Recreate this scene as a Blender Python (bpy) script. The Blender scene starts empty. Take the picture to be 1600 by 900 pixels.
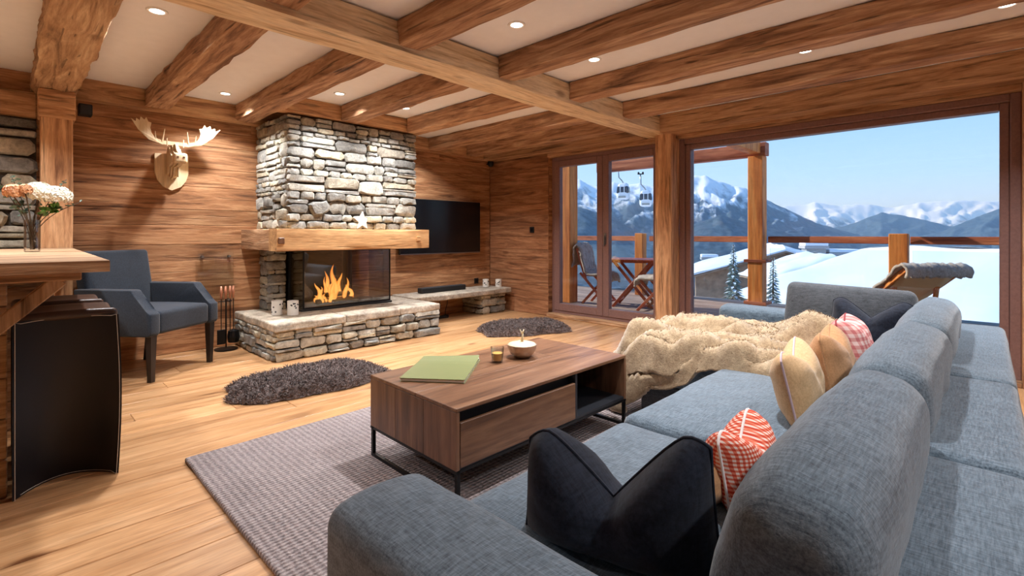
import bpy, bmesh, math, random
from mathutils import Vector, Matrix, noise
PI = math.pi
random.seed(7)
scene = bpy.context.scene
COL = scene.collection

# ------------------------------------------------------------------ camera
F, CX, CY, EYE = 765.0, 800.0, 367.0, 1.1
YAW = math.atan2(740, 765)
cam_d = bpy.data.cameras.new('camera')
cam_d.sensor_width = 36.0
cam_d.lens = 36.0 * F / 1600.0
cam_d.shift_y = -(450.0 - CY) / 1600.0
cam_d.clip_start = 0.02
cam_d.clip_end = 20000
cam = bpy.data.objects.new('camera', cam_d)
COL.objects.link(cam)
cam.location = (0, 0, EYE)
cam.rotation_euler = (PI / 2, 0, YAW)
scene.camera = cam

# ------------------------------------------------------------------ sky, sun, exposure
SUN_DIR = Vector((-0.80, -0.20, 0.50)).normalized()
SUN_POWER = 3.6
SKY_POWER = 1.0
LAMP_POWER = 13.0
scene.view_settings.view_transform = 'Standard'
scene.view_settings.look = 'None'
scene.view_settings.gamma = 1.0
scene.view_settings.use_curve_mapping = False
scene.view_settings.exposure = 0.6
scene.cycles.max_bounces = 8
scene.cycles.diffuse_bounces = 5
scene.cycles.glossy_bounces = 4
scene.cycles.transparent_max_bounces = 16
scene.cycles.sample_clamp_indirect = 6.0
scene.cycles.caustics_reflective = False
scene.cycles.caustics_refractive = False

world = bpy.data.worlds.new('sky')
scene.world = world
world.use_nodes = True
nt = world.node_tree
nt.nodes.clear()
w_out = nt.nodes.new('ShaderNodeOutputWorld')
w_bg = nt.nodes.new('ShaderNodeBackground')
w_tc = nt.nodes.new('ShaderNodeTexCoord')
w_sep = nt.nodes.new('ShaderNodeSeparateXYZ')
w_rmp = nt.nodes.new('ShaderNodeValToRGB')
nt.links.new(w_tc.outputs['Generated'], w_sep.inputs[0])
nt.links.new(w_sep.outputs['Z'], w_rmp.inputs[0])
nt.links.new(w_rmp.outputs[0], w_bg.inputs[0])
nt.links.new(w_bg.outputs[0], w_out.inputs[0])
er = w_rmp.color_ramp
er.elements[0].position = 0.0
er.elements[0].color = (0.66, 0.79, 0.94, 1)
er.elements[1].position = 1.0
er.elements[1].color = (0.10, 0.25, 0.60, 1)
e_ = er.elements.new(0.10)
e_.color = (0.42, 0.64, 0.93, 1)
e_ = er.elements.new(0.30)
e_.color = (0.16, 0.38, 0.84, 1)
w_bg.inputs[1].default_value = SKY_POWER

sun_d = bpy.data.lights.new('sun', 'SUN')
sun_d.energy = SUN_POWER
sun_d.angle = 0.01
sun_d.color = (1.0, 0.96, 0.90)
sun = bpy.data.objects.new('sun', sun_d)
COL.objects.link(sun)
sun.location = (-10, 5, 12)
sun.rotation_euler = SUN_DIR.to_track_quat('Z', 'Y').to_euler()

# ------------------------------------------------------------------ helpers
def at(px, py, t):
    """point seen at a pixel, t metres in front of the camera plane"""
    u, v = (px - CX) / F, -(py - CY) / F
    fx, fy, rx, ry = -math.sin(YAW), math.cos(YAW), math.cos(YAW), math.sin(YAW)
    return Vector(((fx + u * rx) * t, (fy + u * ry) * t, EYE + v * t))

def lin(c):
    return tuple((x / 255 / 12.92) if x / 255 <= 0.04045 else ((x / 255 + 0.055) / 1.055) ** 2.4 for x in c) + (1,)

def nz(x, y=0.0, z=0.0):
    return noise.noise(Vector((x, y, z)))

class B:
    """collects shapes in one bmesh"""
    def __init__(s):
        s.bm = bmesh.new()
    def face(s, vs):
        try:
            return s.bm.faces.new(vs)
        except ValueError:
            return None
    def pts(s, ps):
        return [s.bm.verts.new(p) for p in ps]
    def box(s, lo, hi, bev=0.0, seg=1, mat=None):
        lo, hi = Vector(lo), Vector(hi)
        c, d = (lo + hi) / 2, hi - lo
        m = Matrix.Translation(c) @ Matrix.Diagonal((d.x, d.y, d.z, 1))
        if mat is not None:
            m = mat @ m
        r = bmesh.ops.create_cube(s.bm, size=1, matrix=m)
        if bev > 0:
            es = list({e for v in r['verts'] for e in v.link_edges})
            bmesh.ops.bevel(s.bm, geom=es, offset=bev, segments=seg, profile=0.5, affect='EDGES', clamp_overlap=True)
        return s
    def bar(s, p0, p1, w, h, bev=0.0, up=(0, 0, 1)):
        p0, p1 = Vector(p0), Vector(p1)
        d = p1 - p0
        z = d.normalized()
        up = Vector(up)
        if abs(z.dot(up)) > 0.98:
            up = Vector((1, 0, 0))
        x = up.cross(z).normalized()
        y = z.cross(x)
        m = Matrix((x, y, z)).transposed().to_4x4()
        m.translation = (p0 + p1) / 2
        return s.box((-w / 2, -h / 2, -d.length / 2), (w / 2, h / 2, d.length / 2), bev, 1, m)
    def cyl(s, p0, p1, r0, r1=None, n=14, caps=True):
        r1 = r0 if r1 is None else r1
        return s.tube([p0, p1], [r0, r1], n, caps)
    def tube(s, path, rad, n=8, caps=True):
        path = [Vector(p) for p in path]
        if not isinstance(rad, (list, tuple)):
            rad = [rad] * len(path)
        rings, x = [], None
        for i, p in enumerate(path):
            a, b = path[max(i - 1, 0)], path[min(i + 1, len(path) - 1)]
            z = (b - a).normalized()
            if x is None:
                x = z.orthogonal().normalized()
            x = (x - z * x.dot(z))
            x = x.normalized() if x.length > 1e-6 else z.orthogonal().normalized()
            y = z.cross(x)
            rings.append(s.pts([p + (x * math.cos(2 * PI * k / n) + y * math.sin(2 * PI * k / n)) * rad[i] for k in range(n)]))
        for a, b in zip(rings, rings[1:]):
            for k in range(n):
                s.face((a[k], a[(k + 1) % n], b[(k + 1) % n], b[k]))
        if caps:
            s.face(rings[0][::-1])
            s.face(rings[-1])
        return s
    def lathe(s, prof, loc=(0, 0, 0), n=24, close=False):
        loc = Vector(loc)
        rings = []
        for r, z in prof:
            if r < 1e-5:
                rings.append([s.bm.verts.new(loc + Vector((0, 0, z)))])
            else:
                rings.append(s.pts([loc + Vector((r * math.cos(2 * PI * k / n), r * math.sin(2 * PI * k / n), z)) for k in range(n)]))
        for a, b in zip(rings, rings[1:]):
            for k in range(n):
                k2 = (k + 1) % n
                if len(a) == 1 and len(b) > 1:
                    s.face((a[0], b[k2], b[k]))
                elif len(b) == 1 and len(a) > 1:
                    s.face((a[k], a[k2], b[0]))
                elif len(a) > 1:
                    s.face((a[k], a[k2], b[k2], b[k]))
        return s
    def prism(s, poly, fn, d0, d1):
        """poly of (u,v); fn(u,v,d) -> point; extruded d0..d1"""
        a = s.pts([fn(u, v, d0) for u, v in poly])
        b = s.pts([fn(u, v, d1) for u, v in poly])
        n = len(poly)
        s.face(a[::-1])
        s.face(b)
        for k in range(n):
            s.face((a[k], a[(k + 1) % n], b[(k + 1) % n], b[k]))
        return s
    def grid(s, fn, nu, nv, wrap_u=False):
        vs = [s.pts([fn(i / (nu if wrap_u else nu), j / nv) for j in range(nv + 1)]) for i in range(nu if wrap_u else nu + 1)]
        m = len(vs)
        for i in range(m if wrap_u else m - 1):
            a, b = vs[i], vs[(i + 1) % m]
            for j in range(nv):
                s.face((a[j], b[j], b[j + 1], a[j + 1]))
        return s
    def softbox(s, c, half, r, nm=6, fn=None, mat=None):
        """rounded box with inner vertices; fn(p_local)->p_local shapes it"""
        hx, hy, hz = half
        def coords(h, m):
            rr = min(r, h * 0.98)
            k = [-h, -h + rr * .12, -h + rr * .35, -h + rr * .65, -h + rr]
            mid = [(-h + rr) + (2 * (h - rr)) * i / m for i in range(1, m)]
            return k + mid + [-x for x in reversed(k)]
        X, Y, Z = coords(hx, nm), coords(hy, nm), coords(hz, max(2, nm // 2))
        cache = {}
        c = Vector(c)
        def V(p):
            key = (round(p[0], 5), round(p[1], 5), round(p[2], 5))
            if key not in cache:
                q = Vector(p)
                inner = Vector((max(-hx + min(r, hx), min(hx - min(r, hx), q.x)), max(-hy + min(r, hy), min(hy - min(r, hy), q.y)), max(-hz + min(r, hz), min(hz - min(r, hz), q.z))))
                d = q - inner
                if d.length > 1e-9:
                    q = inner + Vector((d.x, d.y, d.z)).normalized() * r
                if fn:
                    q = Vector(fn(q))
                q = q + c
                if mat is not None:
                    q = mat @ q
                cache[key] = s.bm.verts.new(q)
            return cache[key]
        def quad(A, Bc, mk, flip):
            for i in range(len(A) - 1):
                for j in range(len(Bc) - 1):
                    vs = [V(mk(A[i], Bc[j])), V(mk(A[i + 1], Bc[j])), V(mk(A[i + 1], Bc[j + 1])), V(mk(A[i], Bc[j + 1]))]
                    s.face(vs[::-1] if flip else vs)
        for sg in (-1, 1):
            quad(X, Y, lambda a, b: (a, b, sg * hz), sg < 0)
            quad(Y, Z, lambda a, b: (sg * hx, a, b), sg < 0)
            quad(X, Z, lambda a, b: (a, sg * hy, b), sg > 0)
        return s

def mk(name, b, mat, parent=None, smooth=False, angle=None):
    me = bpy.data.meshes.new(name)
    bmesh.ops.recalc_face_normals(b.bm, faces=b.bm.faces)
    b.bm.to_mesh(me)
    b.bm.free()
    me.materials.append(mat)
    if smooth:
        for p in me.polygons:
            p.use_smooth = True
        if angle:
            me.set_sharp_from_angle(angle=math.radians(angle))
    o = bpy.data.objects.new(name, me)
    COL.objects.link(o)
    if parent is not None:
        o.parent = parent
    return o

def tag(o, label, cat, group=None):
    o['label'] = label
    o['category'] = cat
    if group:
        o['group'] = group
    return o

def thing(name, label, cat, loc=(0, 0, 0), rz=0.0, group=None):
    o = bpy.data.objects.new(name, None)
    o.empty_display_size = 0.05
    COL.objects.link(o)
    o.location = loc
    o.rotation_euler = (0, 0, rz)
    return tag(o, label, cat, group)

def struct(o, label=None):
    o['kind'] = 'structure'
    if label:
        o['label'] = label
    return o

def rebase(o, loc):
    """put a thing's empty at its base; its parts stay where they were built"""
    loc = Vector(loc)
    o.location = loc
    for c in o.children:
        c.matrix_parent_inverse = Matrix.Translation(-loc)
    return o

def dup(root, loc=None, rz=None, label=None):
    def cp(o, par):
        c = o.copy()
        COL.objects.link(c)
        c.parent = par
        for ch in list(o.children):
            cp(ch, c)
        return c
    r = cp(root, None)
    if loc is not None:
        r.location = loc
    if rz is not None:
        r.rotation_euler = (0, 0, rz)
    if label:
        r['label'] = label
    return r

# ------------------------------------------------------------------ materials
class NT:
    def __init__(s, name):
        s.m = bpy.data.materials.new(name)
        s.m.use_nodes = True
        s.t = s.m.node_tree
        s.bsdf = s.t.nodes['Principled BSDF']
        s.out = s.t.nodes['Material Output']
    def n(s, kind, **kw):
        nd = s.t.nodes.new('ShaderNode' + kind)
        for k, v in kw.items():
            if k.startswith('i_'):
                nd.inputs[k[2:].replace('_', ' ')].default_value = v
            else:
                setattr(nd, k, v)
        return nd
    def l(s, a, b):
        s.t.links.new(a, b)
    def coords(s, world=True, rnd=True, scale=(1, 1, 1)):
        if world:
            src = s.n('NewGeometry').outputs['Position']
        else:
            src = s.n('TexCoord').outputs['Object']
        if rnd:
            oi = s.n('ObjectInfo')
            ad = s.n('VectorMath', operation='MULTIPLY_ADD')
            cb = s.n('CombineXYZ')
            for k in range(3):
                s.l(oi.outputs['Random'], cb.inputs[k])
            s.l(cb.outputs[0], ad.inputs[0])
            ad.inputs[1].default_value = (37.1, 53.7, 29.3)
            s.l(src, ad.inputs[2])
            src = ad.outputs[0]
        mp = s.n('Mapping')
        mp.inputs['Scale'].default_value = scale
        s.l(src, mp.inputs[0])
        return mp.outputs[0]
    def noise(s, vec, scale, detail=4, rough=.55, dist=0.0):
        nd = s.n('TexNoise')
        nd.inputs['Scale'].default_value = scale
        nd.inputs['Detail'].default_value = detail
        nd.inputs['Roughness'].default_value = rough
        nd.inputs['Distortion'].default_value = dist
        s.l(vec, nd.inputs['Vector'])
        return nd.outputs[0]
    def ramp(s, fac, stops):
        r = s.n('ValToRGB')
        el = r.color_ramp.elements
        el[0].position, el[0].color = stops[0]
        el[1].position, el[1].color = stops[-1]
        for p, c in stops[1:-1]:
            e = el.new(p)
            e.color = c
        s.l(fac, r.inputs[0])
        return r.outputs[0]
    def mix(s, mode, fac, a, b):
        m = s.n('Mix', data_type='RGBA', blend_type=mode)
        if isinstance(fac, (int, float)):
            m.inputs[0].default_value = fac
        else:
            s.l(fac, m.inputs[0])
        for k, v in ((6, a), (7, b)):
            if isinstance(v, tuple):
                m.inputs[k].default_value = v
            else:
                s.l(v, m.inputs[k])
        return m.outputs[2]
    def bump(s, h, strength, dist=0.01):
        b = s.n('Bump')
        b.inputs['Strength'].default_value = strength
        b.inputs['Distance'].default_value = dist
        s.l(h, b.inputs['Height'])
        s.l(b.outputs[0], s.bsdf.inputs['Normal'])
    def math(s, op, a, b=0.0):
        m = s.n('Math', operation=op)
        for k, v in ((0, a), (1, b)):
            if isinstance(v, (int, float)):
                m.inputs[k].default_value = v
            else:
                s.l(v, m.inputs[k])
        return m.outputs[0]

W1, K0 = (1, 1, 1, 1), (0, 0, 0, 1)

def wood(name, axis, light, mid, dark, fig=5.0, rough=.6, bump=.35, knots=.0, vary=.35, crack=0.0, spec=.3):
    t = NT(name)
    sc = [1.0, 1.0, 1.0]
    sc['xyz'.index(axis)] = 0.09
    vec = t.coords(True, True, tuple(sc))
    f1 = t.noise(vec, fig, 5, .6, 1.6)
    f2 = t.noise(vec, fig * 9, 3, .6, .6)
    col = t.ramp(f1, [(.28, lin(dark)), (.47, lin(mid)), (.70, lin(light))])
    g = t.ramp(f2, [(.3, (.55, .5, .45, 1)), (.62, W1)])
    col = t.mix('MULTIPLY', .55, col, g)
    h = t.math('ADD', t.math('MULTIPLY', f2, .7), t.math('MULTIPLY', f1, .5))
    if crack > 0:
        sc2 = list(sc)
        sc2['xyz'.index(axis)] = 0.05
        v3 = t.coords(True, True, tuple(sc2))
        f3 = t.noise(v3, fig * 3.3, 2, .5, .4)
        ck = t.ramp(f3, [(.30, K0), (.37, W1)])
        col = t.mix('MULTIPLY', crack, col, ck)
        h = t.math('ADD', h, t.math('MULTIPLY', ck, .8))
    if knots > 0:
        sk = [1.0, 1.0, 1.0]
        sk['xyz'.index(axis)] = 0.45
        vk = t.coords(True, True, tuple(sk))
        vo = t.n('TexVoronoi')
        vo.inputs['Scale'].default_value = 3.0
        t.l(vk, vo.inputs['Vector'])
        kk = t.ramp(vo.outputs['Distance'], [(.045, (.26, .15, .09, 1)), (.11, W1)])
        col = t.mix('MULTIPLY', knots, col, kk)
    oi = t.n('ObjectInfo')
    hs = t.n('HueSaturation')
    t.l(col, hs.inputs['Color'])
    t.l(t.math('MULTIPLY_ADD', oi.outputs['Random'], vary), hs.inputs['Value'])
    hs.inputs['Value'].links[0].from_node.inputs[2].default_value = 1 - vary / 2
    t.l(hs.outputs[0], t.bsdf.inputs['Base Color'])
    t.bsdf.inputs['Roughness'].default_value = rough
    t.bsdf.inputs['Specular IOR Level'].default_value = spec
    t.bump(h, bump, .006)
    return t.m

def plain(name, col, rough=.5, metal=0.0, spec=.5, bump=0.0, bscale=40, vary=0.0, sheen=0.0, coat=0.0):
    t = NT(name)
    c = lin(col)
    t.bsdf.inputs['Roughness'].default_value = rough
    t.bsdf.inputs['Metallic'].default_value = metal
    t.bsdf.inputs['Specular IOR Level'].default_value = spec
    t.bsdf.inputs['Coat Weight'].default_value = coat
    if sheen:
        t.bsdf.inputs['Sheen Weight'].default_value = sheen
        t.bsdf.inputs['Sheen Roughness'].default_value = .5
    if bump or vary:
        v = t.coords(True, False)
        f = t.noise(v, bscale, 4)
        lo = tuple(x * (1 - vary) for x in c[:3]) + (1,)
        hi = tuple(min(1, x * (1 + vary)) for x in c[:3]) + (1,)
        t.l(t.ramp(f, [(.3, lo), (.7, hi)]), t.bsdf.inputs['Base Color'])
        if bump:
            t.bump(f, bump, .01)
    else:
        t.bsdf.inputs['Base Color'].default_value = c
    return t.m

def fabric(name, a, b, sc=260.0, slub=1.0, sheen=.25, bump=.35):
    """woven cloth: slubby threads both ways"""
    t = NT(name)
    v1 = t.coords(True, False, (1, .10, 1))
    v2 = t.coords(True, False, (.10, 1, .25))
    f1 = t.noise(v1, sc, 3, .7)
    f2 = t.noise(v2, sc, 3, .7)
    f3 = t.noise(t.coords(True, False), 9, 3)
    s = t.math('ADD', t.math('MULTIPLY', f1, .5), t.math('MULTIPLY', f2, .5))
    s2 = t.math('ADD', s, t.math('MULTIPLY', t.math('SUBTRACT', f3, .5), .12))
    t.l(t.ramp(s2, [(.36, lin(a)), (.62, lin(b))]), t.bsdf.inputs['Base Color'])
    t.bsdf.inputs['Roughness'].default_value = .9
    t.bsdf.inputs['Specular IOR Level'].default_value = .15
    t.bsdf.inputs['Sheen Weight'].default_value = sheen
    t.bump(s, bump * slub, .004)
    return t.m

def furmat(name, dark, light, sc=70, bump=.8, sheen=.5):
    t = NT(name)
    v = t.coords(True, False)
    f = t.noise(v, sc, 5, .7, .8)
    g = t.noise(v, sc * .22, 3, .6)
    s = t.math('ADD', t.math('MULTIPLY', f, .65), t.math('MULTIPLY', g, .35))
    t.l(t.ramp(s, [(.33, lin(dark)), (.66, lin(light))]), t.bsdf.inputs['Base Color'])
    t.bsdf.inputs['Roughness'].default_value = .95
    t.bsdf.inputs['Specular IOR Level'].default_value = .1
    t.bsdf.inputs['Sheen Weight'].default_value = sheen
    t.bump(s, bump, .012)
    return t.m

def stonemat(name, stops, bump=.6):
    t = NT(name)
    oi = t.n('ObjectInfo')
    v = t.coords(True, True)
    base = t.ramp(oi.outputs['Random'], stops)
    f = t.noise(v, 9, 7, .65, .5)
    f2 = t.noise(v, 46, 5, .7)
    col = t.mix('OVERLAY', .75, base, t.ramp(f, [(.3, (.22, .21, .20, 1)), (.7, (.82, .80, .76, 1))]))
    col = t.mix('MULTIPLY', .6, col, t.ramp(f2, [(.32, (.45, .43, .41, 1)), (.55, W1)]))
    v3 = t.coords(True, True, (1, 1, 5))
    f4 = t.noise(v3, 7, 4, .6, 1)
    col = t.mix('MIX', t.math('MULTIPLY', t.ramp(f4, [(.56, K0), (.72, W1)]), .55), col, lin((196, 188, 166)))
    t.l(col, t.bsdf.inputs['Base Color'])
    t.bsdf.inputs['Roughness'].default_value = .88
    t.bsdf.inputs['Specular IOR Level'].default_value = .2
    t.bump(t.math('ADD', f, t.math('MULTIPLY', f2, .5)), bump, .02)
    return t.m

def glassmat(name, tint=(1, 1, 1), gloss=.06, rough=0.0):
    t = NT(name)
    t.t.nodes.remove(t.bsdf)
    tr = t.n('BsdfTransparent')
    tr.inputs[0].default_value = tuple(tint) + (1,)
    gl = t.n('BsdfGlossy')
    gl.inputs['Roughness'].default_value = rough
    lw = t.n('LayerWeight')
    lw.inputs[0].default_value = .25
    mx = t.n('MixShader')
    f = t.math('ADD', t.math('MULTIPLY', lw.outputs['Fresnel'], .6), gloss * .3)
    t.l(f, mx.inputs[0])
    t.l(tr.outputs[0], mx.inputs[1])
    t.l(gl.outputs[0], mx.inputs[2])
    t.l(mx.outputs[0], t.out.inputs[0])
    return t.m

def emit(name, col, power):
    t = NT(name)
    t.bsdf.inputs['Base Color'].default_value = K0
    t.bsdf.inputs['Emission Color'].default_value = tuple(col) + (1,)
    t.bsdf.inputs['Emission Strength'].default_value = power
    return t.m

M = {}
M['wall_y'] = wood('wall_board_wood', 'y', (214, 168, 124), (172, 122, 84), (98, 66, 46), 13, .62, .45, .5, .3, .35)
M['wall_x'] = wood('side_board_wood', 'x', (206, 156, 116), (164, 114, 80), (94, 63, 45), 13, .62, .45, .5, .3, .35)
M['floor'] = wood('floor_board_wood', 'y', (212, 168, 124), (190, 143, 98), (138, 96, 62), 8, .33, .12, .9, .22, .12, .45)
M['beam_y'] = wood('pale_beam_wood', 'y', (250, 232, 202), (236, 210, 172), (190, 152, 112), 10, .7, .5, .6, .1, .45)
M['joist'] = wood('joist_wood', 'x', (222, 184, 146), (174, 130, 96), (98, 68, 50), 12, .75, .9, .4, .2, .6)
M['beam_x'] = wood('broad_beam_wood', 'x', (218, 186, 148), (180, 142, 106), (118, 88, 62), 11, .8, 1.0, .5, .1, .5)
M['old_x'] = wood('weathered_wood_x', 'x', (224, 184, 144), (184, 140, 102), (114, 80, 58), 12, .75, .8, .4, .15, .5)
M['old_y'] = wood('weathered_wood_y', 'y', (230, 188, 142), (194, 146, 104), (126, 86, 60), 12, .72, .6, .4, .15, .5)
M['old_z'] = wood('weathered_wood_z', 'z', (234, 192, 148), (202, 154, 112), (136, 96, 68), 12, .72, .6, .4, .15, .5)
M['greyold_y'] = wood('greyed_wood_y', 'y', (214, 184, 150), (178, 142, 108), (106, 78, 58), 12, .75, .7, .4, .15, .6)
M['greyold_z'] = wood('greyed_wood_z', 'z', (214, 188, 156), (180, 148, 114), (114, 88, 66), 12, .75, .7, .4, .15, .6)
M['mantel'] = wood('mantel_wood', 'y', (236, 192, 138), (216, 168, 116), (164, 116, 74), 9, .65, .35, .6, .1, .4)
M['frame'] = plain('window_frame_paint', (136, 104, 98), .5, bump=.12, bscale=60, vary=.12)
M['deckpost'] = wood('deck_post_wood', 'z', (244, 170, 92), (226, 134, 60), (168, 86, 38), 4.5, .6, .3, .4, .15, .3)
M['deckrail'] = wood('deck_rail_wood', 'x', (206, 128, 84), (176, 96, 60), (128, 62, 38), 4.5, .6, .3, .4, .15, .3)
M['decking'] = wood('decking_wood', 'x', (190, 168, 150), (158, 134, 118), (116, 92, 80), 5.5, .8, .4, .3, .3, .3)
M['redwood'] = plain('garden_chair_wood', (176, 82, 48), .5, bump=.15, bscale=50, vary=.2)
M['plaster'] = plain('ceiling_plaster', (240, 240, 242), .9, spec=.2, bump=.05, bscale=12, vary=.02)
M['stone'] = stonemat('rubble_stone', [(0, lin((118, 118, 116))), (.2, lin((164, 164, 160))), (.45, lin((190, 188, 178))), (.65, lin((142, 144, 144))), (.85, lin((200, 192, 170))), (1, lin((130, 124, 116)))])
M['slab'] = stonemat('stone_slab', [(0, lin((172, 162, 150))), (1, lin((188, 178, 162)))], .4)
M['mortar'] = plain('dark_joint', (74, 68, 62), .95, spec=.1, bump=.4, bscale=60, vary=.3)
M['sofa'] = fabric('sofa_cloth', (58, 71, 83), (112, 128, 141), 240, 1.0, .3)
M['sofa_dark'] = fabric('sofa_base_cloth', (54, 57, 62), (88, 92, 98), 240, .8, .25)
M['navy'] = fabric('navy_felt', (18, 22, 32), (38, 44, 58), 120, .5, .12, .2)
M['charcoal'] = fabric('charcoal_cloth', (26, 32, 40), (48, 56, 68), 300, .6, .25, .25)
M['leather'] = plain('black_leather', (20, 20, 26), .42, spec=.4, bump=.08, bscale=260, vary=.1)
M['leather_top_lit'] = plain('seat_leather_lit', (58, 40, 32), .36, spec=.5, bump=.08, bscale=260, vary=.1)  # black leather browned: light falling on the seat is put into its colour
M['stitch'] = plain('stitch_thread', (206, 198, 186), .8)
M['darkleg'] = plain('dark_stained_leg', (34, 26, 24), .35)
M['blackmetal'] = plain('black_metal', (26, 26, 28), .4, metal=.6)
M['black'] = plain('matt_black', (18, 18, 20), .55)
M['fireblack'] = plain('firebox_black', (26, 25, 24), .6, bump=.1, bscale=30, vary=.3)
M['screen'] = plain('tv_screen', (8, 8, 11), .18, spec=.5)
M['dkgrey'] = plain('speaker_grille', (40, 42, 46), .7, bump=.3, bscale=500, vary=.2)
M['steel'] = plain('brushed_steel', (150, 150, 150), .3, metal=1.0)
M['white'] = plain('white_ceramic', (238, 234, 226), .35)
M['candle'] = plain('white_lantern', (236, 232, 224), .5, bump=.1, bscale=90, vary=.03)
M['mooseply'] = wood('pale_birch_ply', 'z', (246, 226, 192), (234, 208, 168), (216, 184, 140), 4.0, .6, .1, 0, .04)
M['walnut_y'] = wood('table_wood_y', 'y', (148, 110, 82), (120, 84, 60), (80, 54, 38), 9, .34, .12, .35, .14, .25, .5)
M['walnut_z'] = wood('table_wood_z', 'z', (142, 104, 78), (114, 78, 56), (76, 52, 38), 9, .4, .12, .35, .14, .25, .5)
M['inner'] = plain('dark_table_carcass', (38, 40, 46), .45)
M['green'] = plain('olive_cover', (122, 128, 80), .45, coat=.15)
M['paper'] = plain('white_paper', (232, 230, 222), .7)
M['glass'] = glassmat('clear_glass', (.97, .985, .98), .05)
M['fireglass'] = glassmat('fire_glass', (.86, .85, .84), .25)
M['balglass'] = glassmat('balustrade_glass', (.90, .95, .97), .08)
M['tumbler'] = glassmat('tumbler_glass', (.93, .95, .95), .2)
M['wax'] = plain('amber_wax', (232, 176, 92), .4)
M['bowl'] = plain('hammered_bowl', (186, 166, 146), .3, metal=.55, bump=.25, bscale=60, vary=.1)
M['lid'] = plain('wooden_lid', (222, 198, 160), .5, bump=.1, bscale=50, vary=.06)
M['sheep'] = furmat('brown_sheepskin', (54, 43, 42), (132, 113, 107), 60, .9, .4)
M['fox'] = furmat('grey_sheepskin', (146, 126, 108), (212, 194, 174), 60, .8, .4)
M['throw'] = furmat('beige_faux_fur', (132, 108, 80), (204, 180, 146), 95, .55, .55)
M['throwback'] = plain('throw_lining', (92, 76, 70), .9)
M['beige'] = fabric('beige_cotton', (196, 158, 114), (222, 186, 140), 200, .4, .2, .12)
M['tan'] = fabric('tan_cotton', (174, 128, 88), (200, 152, 108), 200, .4, .2, .12)
M['snow'] = plain('snow', (246, 248, 252), .8, spec=.2, bump=.25, bscale=.7, vary=.02)
M['hutwall'] = plain('chalet_wall', (150, 122, 100), .8, bump=.2, bscale=3, vary=.25)
M['chim'] = plain('roof_chimney', (176, 172, 168), .8, bump=.2, bscale=5, vary=.1)
M['gond'] = plain('gondola_shell', (220, 222, 224), .35)
M['gondglass'] = plain('gondola_window', (46, 54, 66), .12)
M['twig'] = plain('brown_twig', (92, 74, 56), .8, bump=.2, bscale=80, vary=.3)
M['leaf'] = plain('green_leaf', (84, 128, 52), .5, vary=.3, bscale=40)
M['euca'] = plain('grey_green_leaf', (92, 122, 108), .55, vary=.25, bscale=40)
M['petal'] = plain('white_petal', (246, 244, 230), .6, vary=.05, bscale=30)
M['peach'] = plain('peach_petal', (230, 178, 134), .6, vary=.15, bscale=30)
M['lamp'] = emit('downlight_lens', (1.0, .93, .82), 9.0)
M['trimring'] = plain('white_ring', (240, 238, 234), .4)

# ================================================================== STRUCTURE
XW, YW, ZC = -5.42, 5.12, 2.38            # inner faces: chimney wall, window wall, ceiling
XR, YB = 3.2, -3.6                        # far side and rear of the room
GAP = 0.003

def rough_beam(b, p0, p1, w, h, seed, amp=.012, step=.13, prof=.16):
    """hewn timber: rounded rectangular section jittered along its length"""
    p0, p1 = Vector(p0), Vector(p1)
    d = p1 - p0
    L = d.length
    zz = d.normalized()
    up = Vector((0, 0, 1)) if abs(zz.z) < .9 else Vector((0, 1, 0))
    xx = up.cross(zz).normalized()
    yy = zz.cross(xx)
    k = prof * min(w, h) * .5
    sec = []
    hw, hh = w / 2, h / 2
    for sx, sy in ((1, -1), (1, 1), (-1, 1), (-1, -1)):
        cx, cy = sx * (hw - k), sy * (hh - k)
        a = [(sx * hw, cy), (sx * (hw - .3 * k), sy * (hh - .3 * k)), (cx, sy * hh)]
        if (sx, sy) in ((1, 1), (-1, -1)):
            pass
        if sx * sy > 0:
            sec += a
        else:
            sec += a[::-1]
        # mid point of the following side
        if (sx, sy) == (1, -1):
            sec += [(hw, -hh * .33), (hw, hh * .33)]
        elif (sx, sy) == (1, 1):
            sec += [(hw * .33, hh), (-hw * .33, hh)]
        elif (sx, sy) == (-1, 1):
            sec += [(-hw, hh * .33), (-hw, -hh * .33)]
        else:
            sec += [(-hw * .33, -hh), (hw * .33, -hh)]
    n = max(3, int(L / step))
    rings = []
    for i in range(n + 1):
        s = L * i / n
        bow = (nz(s * .5, seed * 3.1) * .4, nz(s * .5, seed * 5.7 + 9) * .4)
        ring = []
        for j, (u, v) in enumerate(sec):
            q = amp * (nz(s * 3.1, j * .9, seed * 1.7) + .6 * nz(s * 9, j * 1.7, seed))
            f = 1 + q / max(.02, math.hypot(u, v))
            ring.append(b.bm.verts.new(p0 + zz * s + xx * (u * f + bow[0] * amp) + yy * (v * f + bow[1] * amp)))
        rings.append(ring)
    m = len(sec)
    for a, c in zip(rings, rings[1:]):
        for j in range(m):
            b.face((a[j], a[(j + 1) % m], c[(j + 1) % m], c[j]))
    b.face(rings[0][::-1])
    b.face(rings[-1])
    return b

def cuts(a, b, lo, hi, rng):
    out, x = [a], a
    while b - x > hi:
        x += rng.uniform(lo, hi)
        if b - x < lo * .5:
            break
        out.append(x)
    out.append(b)
    return out

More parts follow.
